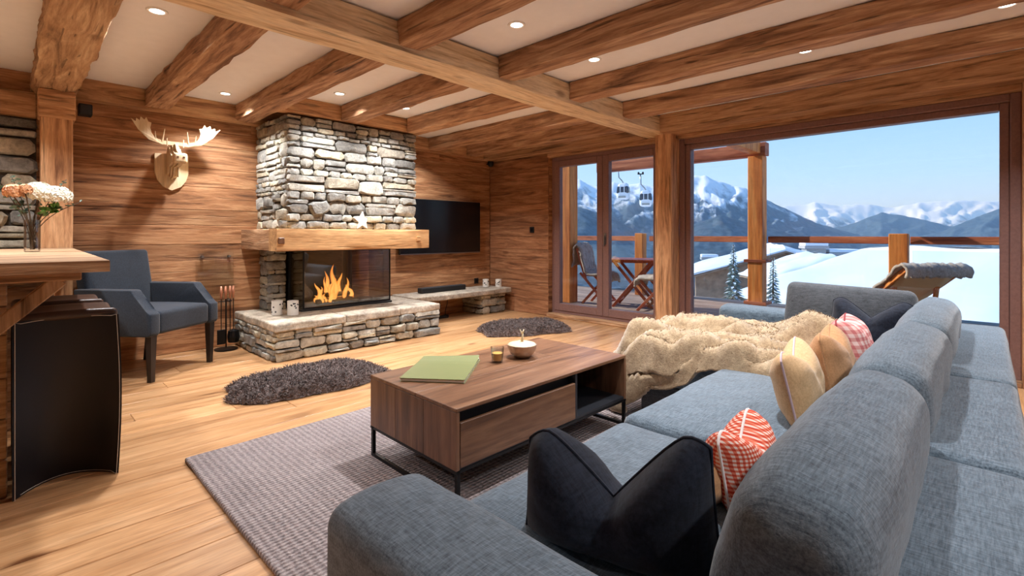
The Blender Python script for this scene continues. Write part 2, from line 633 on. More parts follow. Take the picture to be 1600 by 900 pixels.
# ---- floor: subfloor + boards running towards the window wall
b = B(); b.box((XW - .2, YB - .2, -.12), (XR + .2, YW + .25, -.022))
floor = struct(mk('floor', b, M['mortar']))
rng = random.Random(3)
x = XW
row = 0
while x < 2.4:
    w = rng.choice((.17, .19, .21, .23))
    lo_y = YB if x < -1.0 else 3.0
    ys = cuts(-1.6 if x < -.6 else .0, YW + .06, 1.9, 3.6, rng)
    for y0, y1 in zip(ys, ys[1:]):
        b = B(); b.box((x + GAP * .5, y0 + .001, -.022), (min(x + w, 2.4) - GAP * .5, y1 - .001, rng.uniform(-.0012, 0)), .0025)
        mk('floor_board', b, M['floor'], floor)
    x += w
b = B(); b.box((XW, YB, -.022), (XR, -1.6, 0)); mk('floor_back_area', b, M['floor'], floor)
b = B(); b.box((2.4, -1.6, -.022), (XR, YW, 0)); mk('floor_side_area', b, M['floor'], floor)
b = B(); b.box((-.5, -1.6, -.022), (2.4, 0, -.001)); mk('floor_side_area', b, M['floor'], floor)

# ---- ceiling
b = B(); b.box((XW - .2, YB - .2, ZC), (XR + .2, YW + .25, ZC + .15))
struct(mk('ceiling', b, M['plaster']))

# ---- chimney wall with horizontal boards
b = B(); b.box((XW - .25, YB - .2, -.05), (XW - .025, YW + .3, ZC + .1))
wl = struct(mk('wall_left', b, M['mortar']))
rng = random.Random(11)
z = 0.0
while z < ZC - .01:
    h = rng.choice((.15, .18, .2, .22))
    z1 = min(z + h, ZC)
    if ZC - z1 < .06:
        z1 = ZC
    ys = cuts(.30, YW, 1.4, 3.2, rng)
    for y0, y1 in zip(ys, ys[1:]):
        b = B(); b.box((XW - .025, y0 + .0008, z + .001), (XW + rng.uniform(-.003, .001), y1 - .0008, z1 - .001), .003)
        mk('wall_board', b, M['wall_y'], wl)
    z = z1
b = B(); b.box((XW - .025, YB, 0), (XW - .004, .29, ZC)); mk('wall_board_area', b, M['wall_y'], wl)

# ---- window wall: solid stub near the corner, boarded
DX0, DX1 = -4.27, -2.62                    # door opening
WX0, WX1 = -2.43, .19                      # picture window opening
ZH = 2.15                                  # head of both openings
b = B()
b.box((XW - .2, YW + .02, -.05), (DX0 - .02, YW + .32, ZC + .1))
b.box((WX1 + .02, YW + .02, -.05), (XR + .2, YW + .32, ZC + .1))
b.box((DX0 - .02, YW + .04, ZH + .06), (WX1 + .02, YW + .32, ZC + .1))
wb = struct(mk('wall_back', b, M['wall_x']))
rng = random.Random(5)
for (xa, xb) in ((XW, DX0), (WX1 + .02, XR)):
    z = 0.0
    while z < ZC - .01:
        h = rng.choice((.15, .18, .2))
        z1 = min(z + h, ZC)
        if ZC - z1 < .06:
            z1 = ZC
        b = B(); b.box((xa, YW + rng.uniform(-.001, .003), z + .001), (xb, YW + .02, z1 - .001), .003)
        mk('wall_board', b, M['wall_x'], wb)
        if xa < -4:                                        # reveal boards beside the door
            b = B(); b.box((DX0 - .02, YW + .003, z + .001), (DX0 + rng.uniform(-.001, .002), YW + .30, z1 - .001), .003)
            mk('reveal_board', b, M['wall_y'], wb)
        z = z1

# ---- walls behind the viewer
b = B(); b.box((XR, YB - .2, -.05), (XR + .2, YW + .3, ZC + .1)); struct(mk('wall_right', b, M['wall_y']))
b = B(); b.box((XW - .2, YB - .2, -.05), (XR + .2, YB, ZC + .1)); struct(mk('wall_front', b, M['wall_x']))

# ---- exterior wall skin and overhanging roof
b = B(); b.box((XW - .7, YB - .6, ZC + .1), (XR + .4, YW + .45, ZC + .35)); struct(mk('trim_1', b, M['old_x']), 'timber roof slab over the room')

# ================================================================== CEILING TIMBERS
b = B(); rough_beam(b, (-2.64, YB + .02, 2.285), (-2.64, YW - .02, 2.285), .27, .17, 3, .008, .16, .1)
tag(mk('main_beam', b, M['beam_y'], smooth=True, angle=40), 'long pale timber beam crossing under the ceiling to the post between door and window', 'beam')

JL = [.93, 1.65, 2.38, 3.14, 3.96, 4.62]
JR = [.95, 1.70, 2.53, 3.36, 4.20]
for k, y in enumerate(JL):
    x0 = XW + .14 if not 1.8 < y < 3.2 else -4.55
    b = B(); rough_beam(b, (x0, y, 2.30), (-2.78, y + .0, 2.30), .17, .155, 10 + k, .014)
    tag(mk('ceiling_joist', b, M['joist'], smooth=True, angle=40), 'hewn ceiling joist between main beam and chimney wall, %s the broad gnarled beam' % ('next to' if k == 0 else ('second', 'third', 'fourth', 'fifth', 'sixth')[k - 1] + ' counted from'), 'beam', 'joists on the chimney side of the main beam')
for k, y in enumerate(JR):
    b = B(); rough_beam(b, (-2.5, y, 2.305), (XR - .01, y + .0, 2.305), .17, .145, 30 + k, .013)
    tag(mk('ceiling_joist', b, M['joist'], smooth=True, angle=40), 'brown hewn joist from main beam out over the sofa, %s the window lintel' % ('next to' if k == 4 else ('second', 'third', 'fourth', 'fifth')[3 - k] + ' counted from'), 'beam', 'joists on the sofa side of the main beam')
for k, y in enumerate((-.7, -1.6, -2.5)):
    b = B(); rough_beam(b, (XW + .02, y, 2.305), (-2.78, y, 2.305), .17, .145, 50 + k, .012)
    struct(mk('trim_%d' % (10 + k), b, M['joist'], smooth=True), 'ceiling joist behind the viewer')
    b = B(); rough_beam(b, (-2.5, y, 2.305), (XR - .01, y, 2.305), .17, .145, 55 + k, .012)
    struct(mk('trim_%d' % (14 + k), b, M['joist'], smooth=True), 'ceiling joist behind the viewer')
# wall plates
b = B(); rough_beam(b, (XW + .065, .36, 2.295), (XW + .065, YW - .02, 2.295), .13, .165, 61, .007, .16, .1)
tag(mk('wall_plate', b, M['old_y'], smooth=True, angle=40), 'timber plate along the top of the boarded wall behind moose and television', 'beam')
b = B(); rough_beam(b, (-4.64, 1.74, 2.305), (-4.64, 3.26, 2.305), .14, .14, 62, .007, .16, .1)
tag(mk('chimney_plate', b, M['old_y'], smooth=True, angle=40), 'warm timber plate resting on top of the stone chimney', 'beam')
b = B(); rough_beam(b, (XW + .14, 4.98, 2.285), (-2.78, 4.98, 2.285), .24, .185, 63, .008, .16, .1)
tag(mk('lintel_beam', b, M['old_x'], smooth=True, angle=40), 'brown timber lintel over the glazed double door', 'beam')
b = B(); rough_beam(b, (-2.5, 4.97, 2.285), (XR - .01, 4.97, 2.285), .24, .185, 64, .008, .16, .1)
tag(mk('lintel_beam', b, M['old_x'], smooth=True, angle=40), 'brown timber lintel over the big picture window', 'beam')
# thick beam and its post beside the bar
b = B(); rough_beam(b, (XW + .02, .265, 2.285), (-2.78, .265, 2.285), .25, .18, 66, .022, .09, .2)
tag(mk('broad_beam', b, M['beam_x'], smooth=True, angle=40), 'very broad gnarled beam over the bar beside the stone wall', 'beam')
pst = thing('timber_post', 'pale timber post with capital block standing behind the bar counter', 'post', (-5.13, .27, 0))
b = B(); rough_beam(b, (0, 0, 0), (0, 0, 1.98), .17, .18, 67, .004, .2, .1); mk('shaft', b, M['old_z'], pst, True, 40)
b = B(); b.box((-.1, -.105, 1.98), (.1, .105, 2.195), .008); mk('capital', b, M['old_y'], pst)
# post between door and window
b = B(); rough_beam(b, (-2.525, 5.075, 0), (-2.525, 5.075, 2.2), .19, .20, 68, .005, .2, .1)
tag(mk('timber_post', b, M['old_z'], smooth=True, angle=40), 'thick timber post between glazed door and picture window', 'post')

# ================================================================== DOOR AND WINDOW
def frame_rect(b, x0, x1, z0, z1, wd, y0, y1, wt=None, wbm=None, bev=.006):
    wt = wd if wt is None else wt
    wbm = wd if wbm is None else wbm
    b.box((x0, y0, z0), (x0 + wd, y1, z1), bev)
    b.box((x1 - wd, y0, z0), (x1, y1, z1), bev)
    b.box((x0 + wd, y0, z1 - wt), (x1 - wd, y1, z1), bev)
    b.box((x0 + wd, y0, z0), (x1 - wd, y1, z0 + wbm), bev)

b = B(); frame_rect(b, DX0, DX1, .03, ZH, .05, 5.20, 5.32)
door = struct(mk('door_1', b, M['frame']), 'brown framed glazed double door to the snowy deck')
b = B(); b.box((DX0, 5.08, 0), (DX1, 5.34, .045), .006); mk('threshold', b, M['old_x'], door)
xm = -3.445
for k, (x0, x1) in enumerate(((DX0 + .05, xm), (xm, DX1 - .05))):
    b = B(); frame_rect(b, x0 + .002, x1 - .002, .08, ZH - .05, .085, 5.19, 5.27, .085, .10)
    lf = mk('door_leaf', b, M['frame'], door)
    b = B(); b.box((x0 + .085, 5.225, .18), (x1 - .085, 5.235, ZH - .135)); mk('glass_pane', b, M['glass'], lf)
b = B(); b.box((xm + .028, 5.178, .98), (xm + .058, 5.19, 1.12), .004); b.bar((xm + .043, 5.165, 1.08), (xm + .043, 5.165, .96), .016, .014, .004); b.cyl((xm + .043, 5.19, 1.08), (xm + .043, 5.16, 1.08), .009)
mk('door_handle', b, M['steel'], door)
b = B(); b.box((DX0, 5.1, ZH), (DX1, 5.34, ZH + .05), .004); mk('head_lining', b, M['old_x'], door)

b = B(); frame_rect(b, WX0, WX1, .03, ZH, .06, 5.16, 5.32)
win = struct(mk('window_1', b, M['frame']), 'huge brown framed picture window onto snowy mountains')
b = B(); frame_rect(b, WX0 + .06, WX1 - .06, .09, ZH - .06, .055, 5.19, 5.29, .055, .06); mk('sash', b, M['frame'], win)
b = B(); b.box((WX0 + .115, 5.235, .15), (WX1 - .115, 5.247, ZH - .115)); mk('glass_pane', b, M['glass'], win)
b = B(); b.box((WX0, 5.08, ZH), (WX1, 5.34, ZH + .05), .004); mk('head_lining', b, M['old_x'], win)
b = B(); b.box((WX0, 5.06, 0), (WX1, 5.34, .035), .004); mk('sill', b, M['old_x'], win)
b = B(); b.box((WX1, 5.05, .0), (WX1 + .06, 5.34, ZH + .05), .004); mk('jamb', b, M['old_z'], win)

# ================================================================== STONEWORK
def stone(b, org, U, V, N, u0, u1, v0, v1, dep, rng):
    """one rubble stone in the cell u0..u1 x v0..v1 standing dep proud"""
    w, h = u1 - u0, v1 - v0
    m = min(w, h)
    c = m * rng.uniform(.14, .34)
    ring = [(u0 + c, v0), (u0 + w * rng.uniform(.4, .6), v0), (u1 - c, v0), (u1, v0 + c), (u1, v1 - c), (u1 - c, v1), (u0 + w * rng.uniform(.4, .6), v1), (u0 + c, v1), (u0, v1 - c), (u0, v0 + c)]
    j = m * .09
    ring = [(u + rng.uniform(-j, j), v + rng.uniform(-j, j)) for u, v in ring]
    cu, cv = (u0 + u1) / 2, (v0 + v1) / 2
    def P(u, v, d):
        return org + U * u + V * v + N * d
    d0 = dep * rng.uniform(.75, 1.15)
    A = b.pts([P(u, v, -.05) for u, v in ring])
    Bq = b.pts([P(u, v, d0 * .45) for u, v in ring])
    ins = min(.018, m * .16)
    def inn(u, v):
        du, dv = cu - u, cv - v
        L = math.hypot(du, dv) + 1e-6
        return u + du / L * ins * 1.4, v + dv / L * ins
    tl = (rng.uniform(-.35, .35) * d0 / max(w, .05), rng.uniform(-.35, .35) * d0 / max(h, .05))
    Cq = b.pts([P(*inn(u, v), d0 * rng.uniform(.88, 1.08) + (u - cu) * tl[0] * .6 + (v - cv) * tl[1] * .6) for u, v in ring])
    ctr = b.bm.verts.new(P(cu + rng.uniform(-.1, .1) * w, cv, d0 * rng.uniform(1.0, 1.3)))
    n = len(ring)
    for k in range(n):
        k2 = (k + 1) % n
        b.face((A[k], A[k2], Bq[k2], Bq[k]))
        b.face((Bq[k], Bq[k2], Cq[k2], Cq[k]))
        b.face((Cq[k], Cq[k2], ctr))

def rubble(parent, org, U, V, N, W, H, rng, dep=.035, hmin=.06, hmax=.155, wmin=.12, wmax=.36, gap=.006, thin=.25):
    org, U, V, N = Vector(org), Vector(U), Vector(V), Vector(N)
    v = 0.0
    made = 0
    while v < H - .005:
        h = rng.uniform(hmin, hmax)
        if rng.random() < thin:
            h *= .5
        if H - v - h < hmin * .6:
            h = H - v
        u = 0.0
        while u < W - .005:
            w = min(wmax, max(wmin, h * rng.uniform(1.0, 3.2)))
            if W - u - w < wmin * .7:
                w = W - u
            parts = [(v, v + h)]
            if h > .08 and rng.random() < .38:
                k = rng.choice((2, 2, 3))
                cs = sorted(rng.uniform(.25, .75) for _ in range(k - 1))
                cs = [0] + cs + [1]
                parts = [(v + h * a, v + h * c) for a, c in zip(cs, cs[1:]) if (c - a) * h > .018]
            for a, c in parts:
                sl = rng.uniform(-.006, .006)
                b = B()
                stone(b, org, U, V, N, u + gap / 2, u + w - gap / 2, a + gap / 2 + sl, c - gap / 2 + sl, dep * rng.uniform(.7, 1.2), rng)
                mk('stone', b, M['stone'], parent, True, 38)
                made += 1
            u += w
        v += h
    return made

# ---- the fireplace: chimney breast, mantel, firebox, hearth
fp = thing('fireplace', 'rubble stone fireplace with timber mantel, glazed firebox and raised hearth', 'fireplace', (0, 0, 0))
CXF, CY0, CY1, CZ0, CZ1 = -4.64, 1.82, 3.20, 1.15, 2.215
b = B(); b.box((XW, CY0, CZ0), (CXF, CY1, CZ1)); ch = mk('chimney_breast', b, M['mortar'], fp)
rng = random.Random(21)
n1 = rubble(ch, (CXF, CY0 - .02, CZ0 + .002), (0, 1, 0), (0, 0, 1), (1, 0, 0), CY1 - CY0 + .04, CZ1 - CZ0, rng)
n2 = rubble(ch, (XW + .01, CY0, CZ0 + .002), (1, 0, 0), (0, 0, 1), (0, -1, 0), CXF - XW + .0, CZ1 - CZ0, rng, .03)
b = B(); b.box((XW, 1.84, .33), (-5.22, 2.02, .957)); pier = mk('side_pier', b, M['mortar'], fp)
rubble(pier, (XW + .01, 1.84, .335), (1, 0, 0), (0, 0, 1), (0, -1, 0), .2, .62, rng, .02, .07, .12, .08, .2)
rubble(pier, (-5.22, 1.83, .335), (0, 1, 0), (0, 0, 1), (1, 0, 0), .19, .62, rng, .02, .07, .12, .08, .19)
b = B(); rough_beam(b, (-4.57, 1.655, 1.055), (-4.57, 3.29, 1.055), .19, .2, 81, .004, .2, .06); man = mk('mantel_beam', b, M['mantel'], fp, True, 40)
b = B(); rough_beam(b, (XW + .005, 1.755, 1.055), (-4.66, 1.755, 1.055), .195, .196, 82, .003, .2, .06); mk('mantel_return', b, M['old_x'], fp, True, 40)
b = B(); b.box((-4.485, 3.12, 1.03), (-4.455, 3.165, 1.085), .004); mk('wooden_peg', b, M['mantel'], man)
b = B(); b.box((-4.485, 1.665, 1.02), (-4.468, 1.72, 1.075), .004); mk('wooden_peg', b, M['walnut_z'], man)
b = B(); b.box((XW, 1.86, .96), (-4.665, 3.18, 1.14)); mk('smoke_hood', b, M['fireblack'], fp)
# firebox
FB0, FB1, FXF, HZ = 2.06, 3.04, -4.88, .335
b = B(); b.box((XW + .002, FB0 - .02, HZ), (XW + .03, 2.80, .96)); b.box((XW + .03, FB0 - .02, HZ), (-5.2, FB0 + .005, .96)); b.box((XW + .03, 2.775, HZ), (-5.3, 2.80, .96)); b.box((XW, FB0 - .03, HZ), (FXF + .02, FB1 + .02, HZ + .022), .004)
fbx = mk('firebox', b, M['fireblack'], fp)
b = B(); b.box((FXF - .004, FB0, HZ + .022), (FXF + .002, FB1, .955)); mk('front_glass', b, M['fireglass'], fbx)
b = B(); b.box((-5.19, FB0 - .003, HZ + .022), (FXF - .006, FB0 + .003, .955)); mk('side_glass', b, M['fireglass'], fbx)
b = B(); b.box((-5.34, FB1 - .003, HZ + .022), (FXF - .006, FB1 + .003, .955)); mk('side_glass', b, M['fireglass'], fbx)
b = B(); b.box((FXF - .008, FB0 - .006, HZ + .02), (FXF + .006, FB0 + .006, .957)); b.box((-5.2, FB0 - .008, HZ + .02), (-5.185, FB0 + .008, .957)); b.box((FXF - .008, FB1 - .004, HZ + .02), (FXF + .006, FB1 + .006, .957)); b.box((FXF - .012, FB0, .935), (FXF + .008, FB1, .957)); b.box((FXF - .012, FB0, HZ + .02), (FXF + .008, FB1, HZ + .036))
mk('glass_frame', b, M['blackmetal'], fbx)
# hearth
HX, HY0, HY1 = -4.40, 1.62, 3.36
b = B(); b.box((XW, HY0, 0), (HX, HY1, .26)); he = mk('hearth', b, M['mortar'], fp)
rubble(he, (HX, HY0 - .01, .004), (0, 1, 0), (0, 0, 1), (1, 0, 0), HY1 - HY0 + .02, .262, rng, .04, .08, .135, .16, .44, .006, .1)
rubble(he, (XW + .01, HY0, .004), (1, 0, 0), (0, 0, 1), (0, -1, 0), HX - XW, .262, rng, .03, .05, .1, .1, .3)
rubble(he, (HX, HY1, .004), (-1, 0, 0), (0, 0, 1), (0, 1, 0), HX - XW, .262, rng, .02, .06, .1, .15, .3)
def slab(name, x0, x1, y0, y1, z0, z1, parent, seed):
    b = B()
    def fn(p):
        n = Vector((nz(p.x * 5 + seed, p.y * 5, p.z * 9), nz(p.x * 5, p.y * 5 + seed, 3), nz(p.x * 4, p.y * 4, seed)))
        return p + Vector((n.x * .018, n.y * .018, n.z * .006))
    b.softbox(((x0 + x1) / 2, (y0 + y1) / 2, (z0 + z1) / 2), ((x1 - x0) / 2, (y1 - y0) / 2, (z1 - z0) / 2), .016, 14, fn)
    return mk(name, b, M['slab'], parent, True, 50)
ysl = [HY0 - .03, 2.25, 2.86, HY1 + .02]
for k, (a, c) in enumerate(zip(ysl, ysl[1:])):
    slab('hearth_slab', XW + .02, HX + .05 - .012 * k, a + .002, c - .002, .262, HZ, he, 3 + k)

# ---- fire: logs and flames
for k, (p, q, r) in enumerate((((-5.16, 2.30, .385), (-5.02, 2.66, .40), .032), ((-5.06, 2.28, .39), (-5.2, 2.62, .41), .03), ((-5.12, 2.36, .45), (-5.05, 2.64, .46), .028), ((-5.0, 2.42, .385), (-4.99, 2.7, .385), .026))):
    b = B()
    P0, P1 = Vector(p), Vector(q)
    b.tube([P0 + (P1 - P0) * (i / 6) + Vector((0, 0, nz(i, k * 5.0) * .01)) for i in range(7)], [r * (1 + .15 * nz(i * 1.3, k)) for i in range(7)], 10)
    tag(mk('firewood_log', b, plain('charred_log_%d' % k, (70 - 8 * k, 46, 32), .9, bump=.5, bscale=50, vary=.5), smooth=True), ('charred log lying at the bottom of the fire', 'dark log crossing beneath the others in the fire', 'burning log on top of the fire', 'thin charred log next to the fire glass')[k], 'log', 'logs in the fire')
def flame_mat():
    t = NT('flame')
    g = t.n('TexCoord').outputs['Object']
    sp = t.n('SeparateXYZ')
    t.l(g, sp.inputs[0])
    lw = t.n('LayerWeight')
    lw.inputs[0].default_value = .5
    f = t.math('ADD', t.math('MULTIPLY', sp.outputs['Z'], .9), t.math('MULTIPLY', lw.outputs['Facing'], .62))
    col = t.ramp(f, [(.05, (1, .50, .12, 1)), (.4, (1, .30, .04, 1)), (.9, (.8, .12, .01, 1))])
    em = t.n('Emission')
    t.l(col, em.inputs[0])
    em.inputs[1].default_value = 1.3
    tr = t.n('BsdfTransparent')
    mx = t.n('MixShader')
    t.l(t.ramp(f, [(.2, (.25, .25, .25, 1)), (.75, (.97, .97, .97, 1))]), mx.inputs[0])
    t.l(em.outputs[0], mx.inputs[1])
    t.l(tr.outputs[0], mx.inputs[2])
    t.l(mx.outputs[0], t.out.inputs[0])
    return t.m
fire = thing('fire', 'bright orange flames leaping from the logs behind glass', 'fire', (-5.09, 2.48, .40))
FM = flame_mat()
rng = random.Random(4)
FL = [(0, .0, .40, .045, .0), (-.02, .06, .30, .04, .01), (-.04, -.05, .33, .04, -.01)]
for _ in range(21):
    dy = rng.uniform(-.17, .20)
    FL.append((rng.uniform(-.05, .06), dy, rng.uniform(.07, .30) * (1 - 2.6 * abs(dy) ** 1.2), rng.uniform(.018, .036), rng.uniform(-.02, .02)))
for k, (dx, dy, h, r, lean) in enumerate(FL):
    path, rad = [], []
    for i in range(13):
        s = i / 12
        path.append((dx + .02 * math.sin(s * 5 + k), dy + lean * s * 2 + .028 * math.sin(s * 6.5 + k * 1.9) * s, h * s - .02))
        rad.append(max(.002, r * (math.sin(PI * min(1, s * .9 + .1)) ** .8) * (1 - s * .55) * (1 + .25 * nz(i * .8, k))))
    b = B(); b.tube(path, rad, 10); mk('flame', b, FM, fire, True)
fl = bpy.data.lights.new('fire_glow', 'POINT'); fl.energy = 6; fl.color = (1, .5, .15); fl.shadow_soft_size = .12
flo = bpy.data.objects.new('fire_glow', fl); COL.objects.link(flo); flo.parent = fire; flo.location = (.05, 0, .18)

# ---- stone bench under the television
sb = thing('stone_bench', 'long grey stone slab bench on a rubble block under the television', 'bench', (0, 0, 0))
slab('bench_slab', XW + .01, -4.90, HY1 + .025, 5.06, .275, .345, sb, 9)
b = B(); b.box((XW + .01, 4.58, 0), (-5.0, 5.0, .274)); blk = mk('support_block', b, M['mortar'], sb)
rng = random.Random(8)
rubble(blk, (-5.0, 4.56, .004), (0, 1, 0), (0, 0, 1), (1, 0, 0), .46, .268, rng, .03, .09, .14, .16, .3)
rubble(blk, (XW + .02, 4.58, .004), (1, 0, 0), (0, 0, 1), (0, -1, 0), .41, .268, rng, .03, .09, .14, .16, .3)

# ---- stone wall behind the bar
b = B(); b.box((XW - .02, -1.2, 0), (-5.30, .165, 2.0))
sw = tag(mk('stone_wall', b, M['mortar']), 'grey rubble stone wall behind the flowers and bar', 'wall')
rubble(sw, (-5.30, -.55, .9), (0, 1, 0), (0, 0, 1), (1, 0, 0), .72, 1.09, random.Random(31), .05, .09, .16, .2, .42, .012, .1)
b = B(); rough_beam(b, (-5.36, -1.2, 2.1), (-5.36, .16, 2.1), .14, .2, 91, .004)
tag(mk('header_board', b, M['old_y'], smooth=True, angle=40), 'dark timber header above the grey stone wall', 'beam')

# ================================================================== DOWNLIGHTS
SEEN_AND_ADDED = {(-3.40, .60): 'round white downlight beside the very broad gnarled beam', (-4.94, 1.38): 'round white downlight in the ceiling above the moose head', (-4.20, 2.10): 'round white downlight in front of the stone chimney', (-4.20, 2.80): 'second round white downlight in front of the stone chimney, by its far corner',
        (-4.86, 3.62): 'round white downlight above the television', (-3.18, 3.62): 'round white downlight between joists near the glazed door', (-2.05, 2.16): 'round white downlight above the coffee table side of the main beam',
        (-2.05, 2.98): 'round white downlight next to main beam above the throw', (.086, 3.86): 'round white downlight above the far end of the sofa back'}
SEEN_AND_ADDED[(-.9, 3.86)] = 'round white downlight between joists over the chaise end of the sofa'
SEEN_AND_ADDED[(-.9, 2.1)] = 'unseen downlight added between joists to brighten the middle of the sofa'  # out-of-view lamp added to lift the dark sofa cushions
ADDED_LAMPS = [(.9, 1.3), (1.4, 3.9), (-4.2, -.3), (-2.2, -1.2), (-4.4, -1.9), (1.9, .4), (-3.2, -2.9)]  # unseen downlights, added only to light the room
def downlight(x, y, label):
    o = thing('downlight', label, 'ceiling light', (x, y, ZC), 0, 'recessed ceiling downlights')
    b = B(); b.lathe([(.036, -.001), (.036, -.006), (.05, -.007), (.054, -.003), (.054, 0)], n=24); mk('trim_ring', b, M['trimring'], o, True)
    b = B(); b.lathe([(0, -.003), (.037, -.003)], n=24); mk('lens', b, M['lamp'], o)
    d = bpy.data.lights.new('downlight_lamp', 'AREA'); d.shape = 'DISK'; d.size = .09; d.energy = LAMP_POWER; d.spread = math.radians(120); d.color = (.98, .985, 1.0)
    l = bpy.data.objects.new('downlight_lamp', d); COL.objects.link(l); l.parent = o; l.location = (0, 0, -.012)
for (x, y), lb in SEEN_AND_ADDED.items():
    downlight(x, y, lb)
for x, y in ADDED_LAMPS:
    downlight(x, y, 'unseen round white downlight added to brighten the room')

# ================================================================== BAR, STOOLS, FLOWERS
bar = thing('bar_counter', 'thick weathered timber bar counter with diagonal strut and flowers on it', 'counter', (0, 0, 0))
b = B(); b.prism([(-5.03, .353), (-5.03, -.9), (-2.46, -.9), (-2.46, .283)], lambda u, v, d: Vector((u, v, d)), .957, 1.0); mk('counter_top', b, M['greyold_y'], bar)
b = B(); b.box((-5.0, -.85, .925), (-2.52, .205, .956), .004); mk('apron', b, M['greyold_y'], bar)
for k, (za, zb) in enumerate(((.0, .16), (.163, .33), (.333, .5), (.503, .68), (.683, .80), (.803, .924))):
    b = B(); b.box((-2.97, -.85, za), (-2.94 - .003 * (k % 2), .004, zb), .004); mk('end_board', b, M['greyold_y'], bar)
    b = B(); b.box((-3.98, -.85, za), (-3.95 - .003 * (k % 2), .20, zb), .004); mk('end_board', b, M['greyold_y'], bar)
b = B(); b.box((-4.9, -.85, 0), (-3.99, .19, .92)); b.box((-3.95, -.85, 0), (-2.98, 0, .92)); mk('carcass', b, M['greyold_y'], bar)
b = B(); b.bar((-2.62, .150, .925), (-2.62, -.14, .645), .05, .052, .004, (1, 0, 0)); mk('strut', b, M['greyold_z'], bar)

def bar_stool(loc, label):
    o = thing('bar_stool', label, 'bar stool', loc, 0, 'leather bar stools at the counter')
    for s in (1, -1):
        def dep(v, z):                    # plan curve of the panel, deeper towards the floor
            return (.02 + .125 * (1 - z / .74) ** 1.2) * (1 - (v / .17) ** 2) if abs(v) < .17 else 0
        b = B()
        n, m = 14, 16
        def pt(i, j, t):
            z = .735 * j / m
            v = -.172 + .344 * i / n + .012 * math.sin(PI * j / m) * (1 if i == n else 0)
            zz = z + (.012 * (1 - (v / .172) ** 2) if j == m else 0)
            return Vector((s * (.16 - dep(max(-.17, min(.17, v)), z) - t), v, zz))
        for t0, fl in ((0, False), (.014, True)):
            vs = [[b.bm.verts.new(pt(i, j, t0)) for j in range(m + 1)] for i in range(n + 1)]
            for i in range(n):
                for j in range(m):
                    b.face((vs[i][j], vs[i + 1][j], vs[i + 1][j + 1], vs[i][j + 1]))
            if not fl:
                v0 = vs
        for i in range(n):
            for j in (0, m):
                b.face((v0[i][j], v0[i + 1][j], vs[i + 1][j], vs[i][j]))
        for j in range(m):
            for i in (0, n):
                b.face((v0[i][j], v0[i][j + 1], vs[i][j + 1], vs[i][j]))
        pn = mk('side_panel', b, M['leather'], o, True, 50)
        e = .002
        path = [pt(0, j, -e) + Vector((0, .008, 0)) for j in range(0, m + 1)] + [pt(i, m, -e) - Vector((0, 0, .008)) for i in range(1, n)] + [pt(n, j, -e) - Vector((0, .008, 0)) for j in range(m, -1, -1)] + [pt(i, 0, -e) + Vector((0, 0, .008)) for i in range(n - 1, 0, -1)]
        b = B(); b.tube(path, .0013, 5); mk('stitching', b, M['stitch'], pn)
    b = B()
    b.softbox((0, 0, .735), (.15, .172, .022), .02, 8, lambda p: Vector((p.x, p.y, p.z + .018 * (p.x / .15) ** 2 - .008 + .006 * (1 - (p.y / .17) ** 2))))
    mk('seat', b, M['leather_top_lit'], o, True)
    return o
bar_stool((-3.04, .19, 0), 'black leather bar stool with curved stitched side panel under the diagonal strut')
bar_stool((-3.50, .19, 0), 'black leather bar stool beyond the strut, between the first stool and armchair')

# vase and flowers
VX, VY, VZ = -4.05, .108, 1.0
b = B(); b.lathe([(0, 0), (.03, 0), (.036, .004), (.037, .19), (.034, .19), (.033, .012), (0, .010)], (VX, VY, VZ), 24)
tag(mk('vase', b, M['tumbler'], smooth=True, angle=50), 'clear cylindrical glass vase on the bar counter', 'vase')
def stem_to(b, tip, r=.003, seed=0):
    base = Vector((VX + nz(seed * 3.3) * .02, VY + nz(seed * 7.1) * .018, VZ + .014))
    mid = Vector((VX - nz(seed * 3.3) * .02, VY + nz(seed * 5) * .012, VZ + .20))
    tip = Vector(tip)
    pts = []
    for i in range(11):
        t = i / 10
        pts.append(base * (1 - t) ** 2 + mid * 2 * t * (1 - t) + tip * t * t)
    b.tube(pts, r, 6)
def flowerhead(b, c, R, n, rng, sz):
    c = Vector(c)
    for k in range(n):
        zc = 1 - 1.45 * (k + .5) / n
        a = k * 2.39996
        rr = math.sqrt(max(0, 1 - zc * zc))
        d = Vector((rr * math.cos(a), rr * math.sin(a), zc))
        p = c + Vector((d.x * R[0], d.y * R[1], d.z * R[2])) * rng.uniform(.88, 1.05)
        t1 = d.orthogonal().normalized()
        t2 = d.cross(t1)
        a0 = rng.uniform(0, PI)
        cv = b.bm.verts.new(p)
        for q in range(4):
            aa = a0 + q * PI / 2
            e1 = t1 * math.cos(aa) + t2 * math.sin(aa)
            e2 = t1 * math.cos(aa + .8) + t2 * math.sin(aa + .8)
            e3 = t1 * math.cos(aa + 1.5) + t2 * math.sin(aa + 1.5)
            b.face([cv] + b.pts([p + e1 * sz * .8 + d * sz * .3, p + e2 * sz * 1.2 + d * sz * .2, p + e3 * sz * .8 + d * sz * .35]))
rng = random.Random(12)
def bloom(name, label, mat, c, R, n, sz, seed):
    o = thing(name, label, 'flower', (0, 0, 0), 0, 'flowers in the glass vase')
    b = B(); flowerhead(b, c, R, n, rng, sz); h = mk('flower_head', b, mat, o); h['kind'] = 'stuff'
    b = B(); stem_to(b, Vector(c) - Vector((0, 0, R[2] * .6)), .0035, seed); mk('stem', b, M['twig'], o, True)
    return o
bloom('hydrangea', 'big white hydrangea bloom towards the timber post', M['petal'], (VX + .02, VY + .10, VZ + .335), (.075, .075, .055), 150, .016, 1)
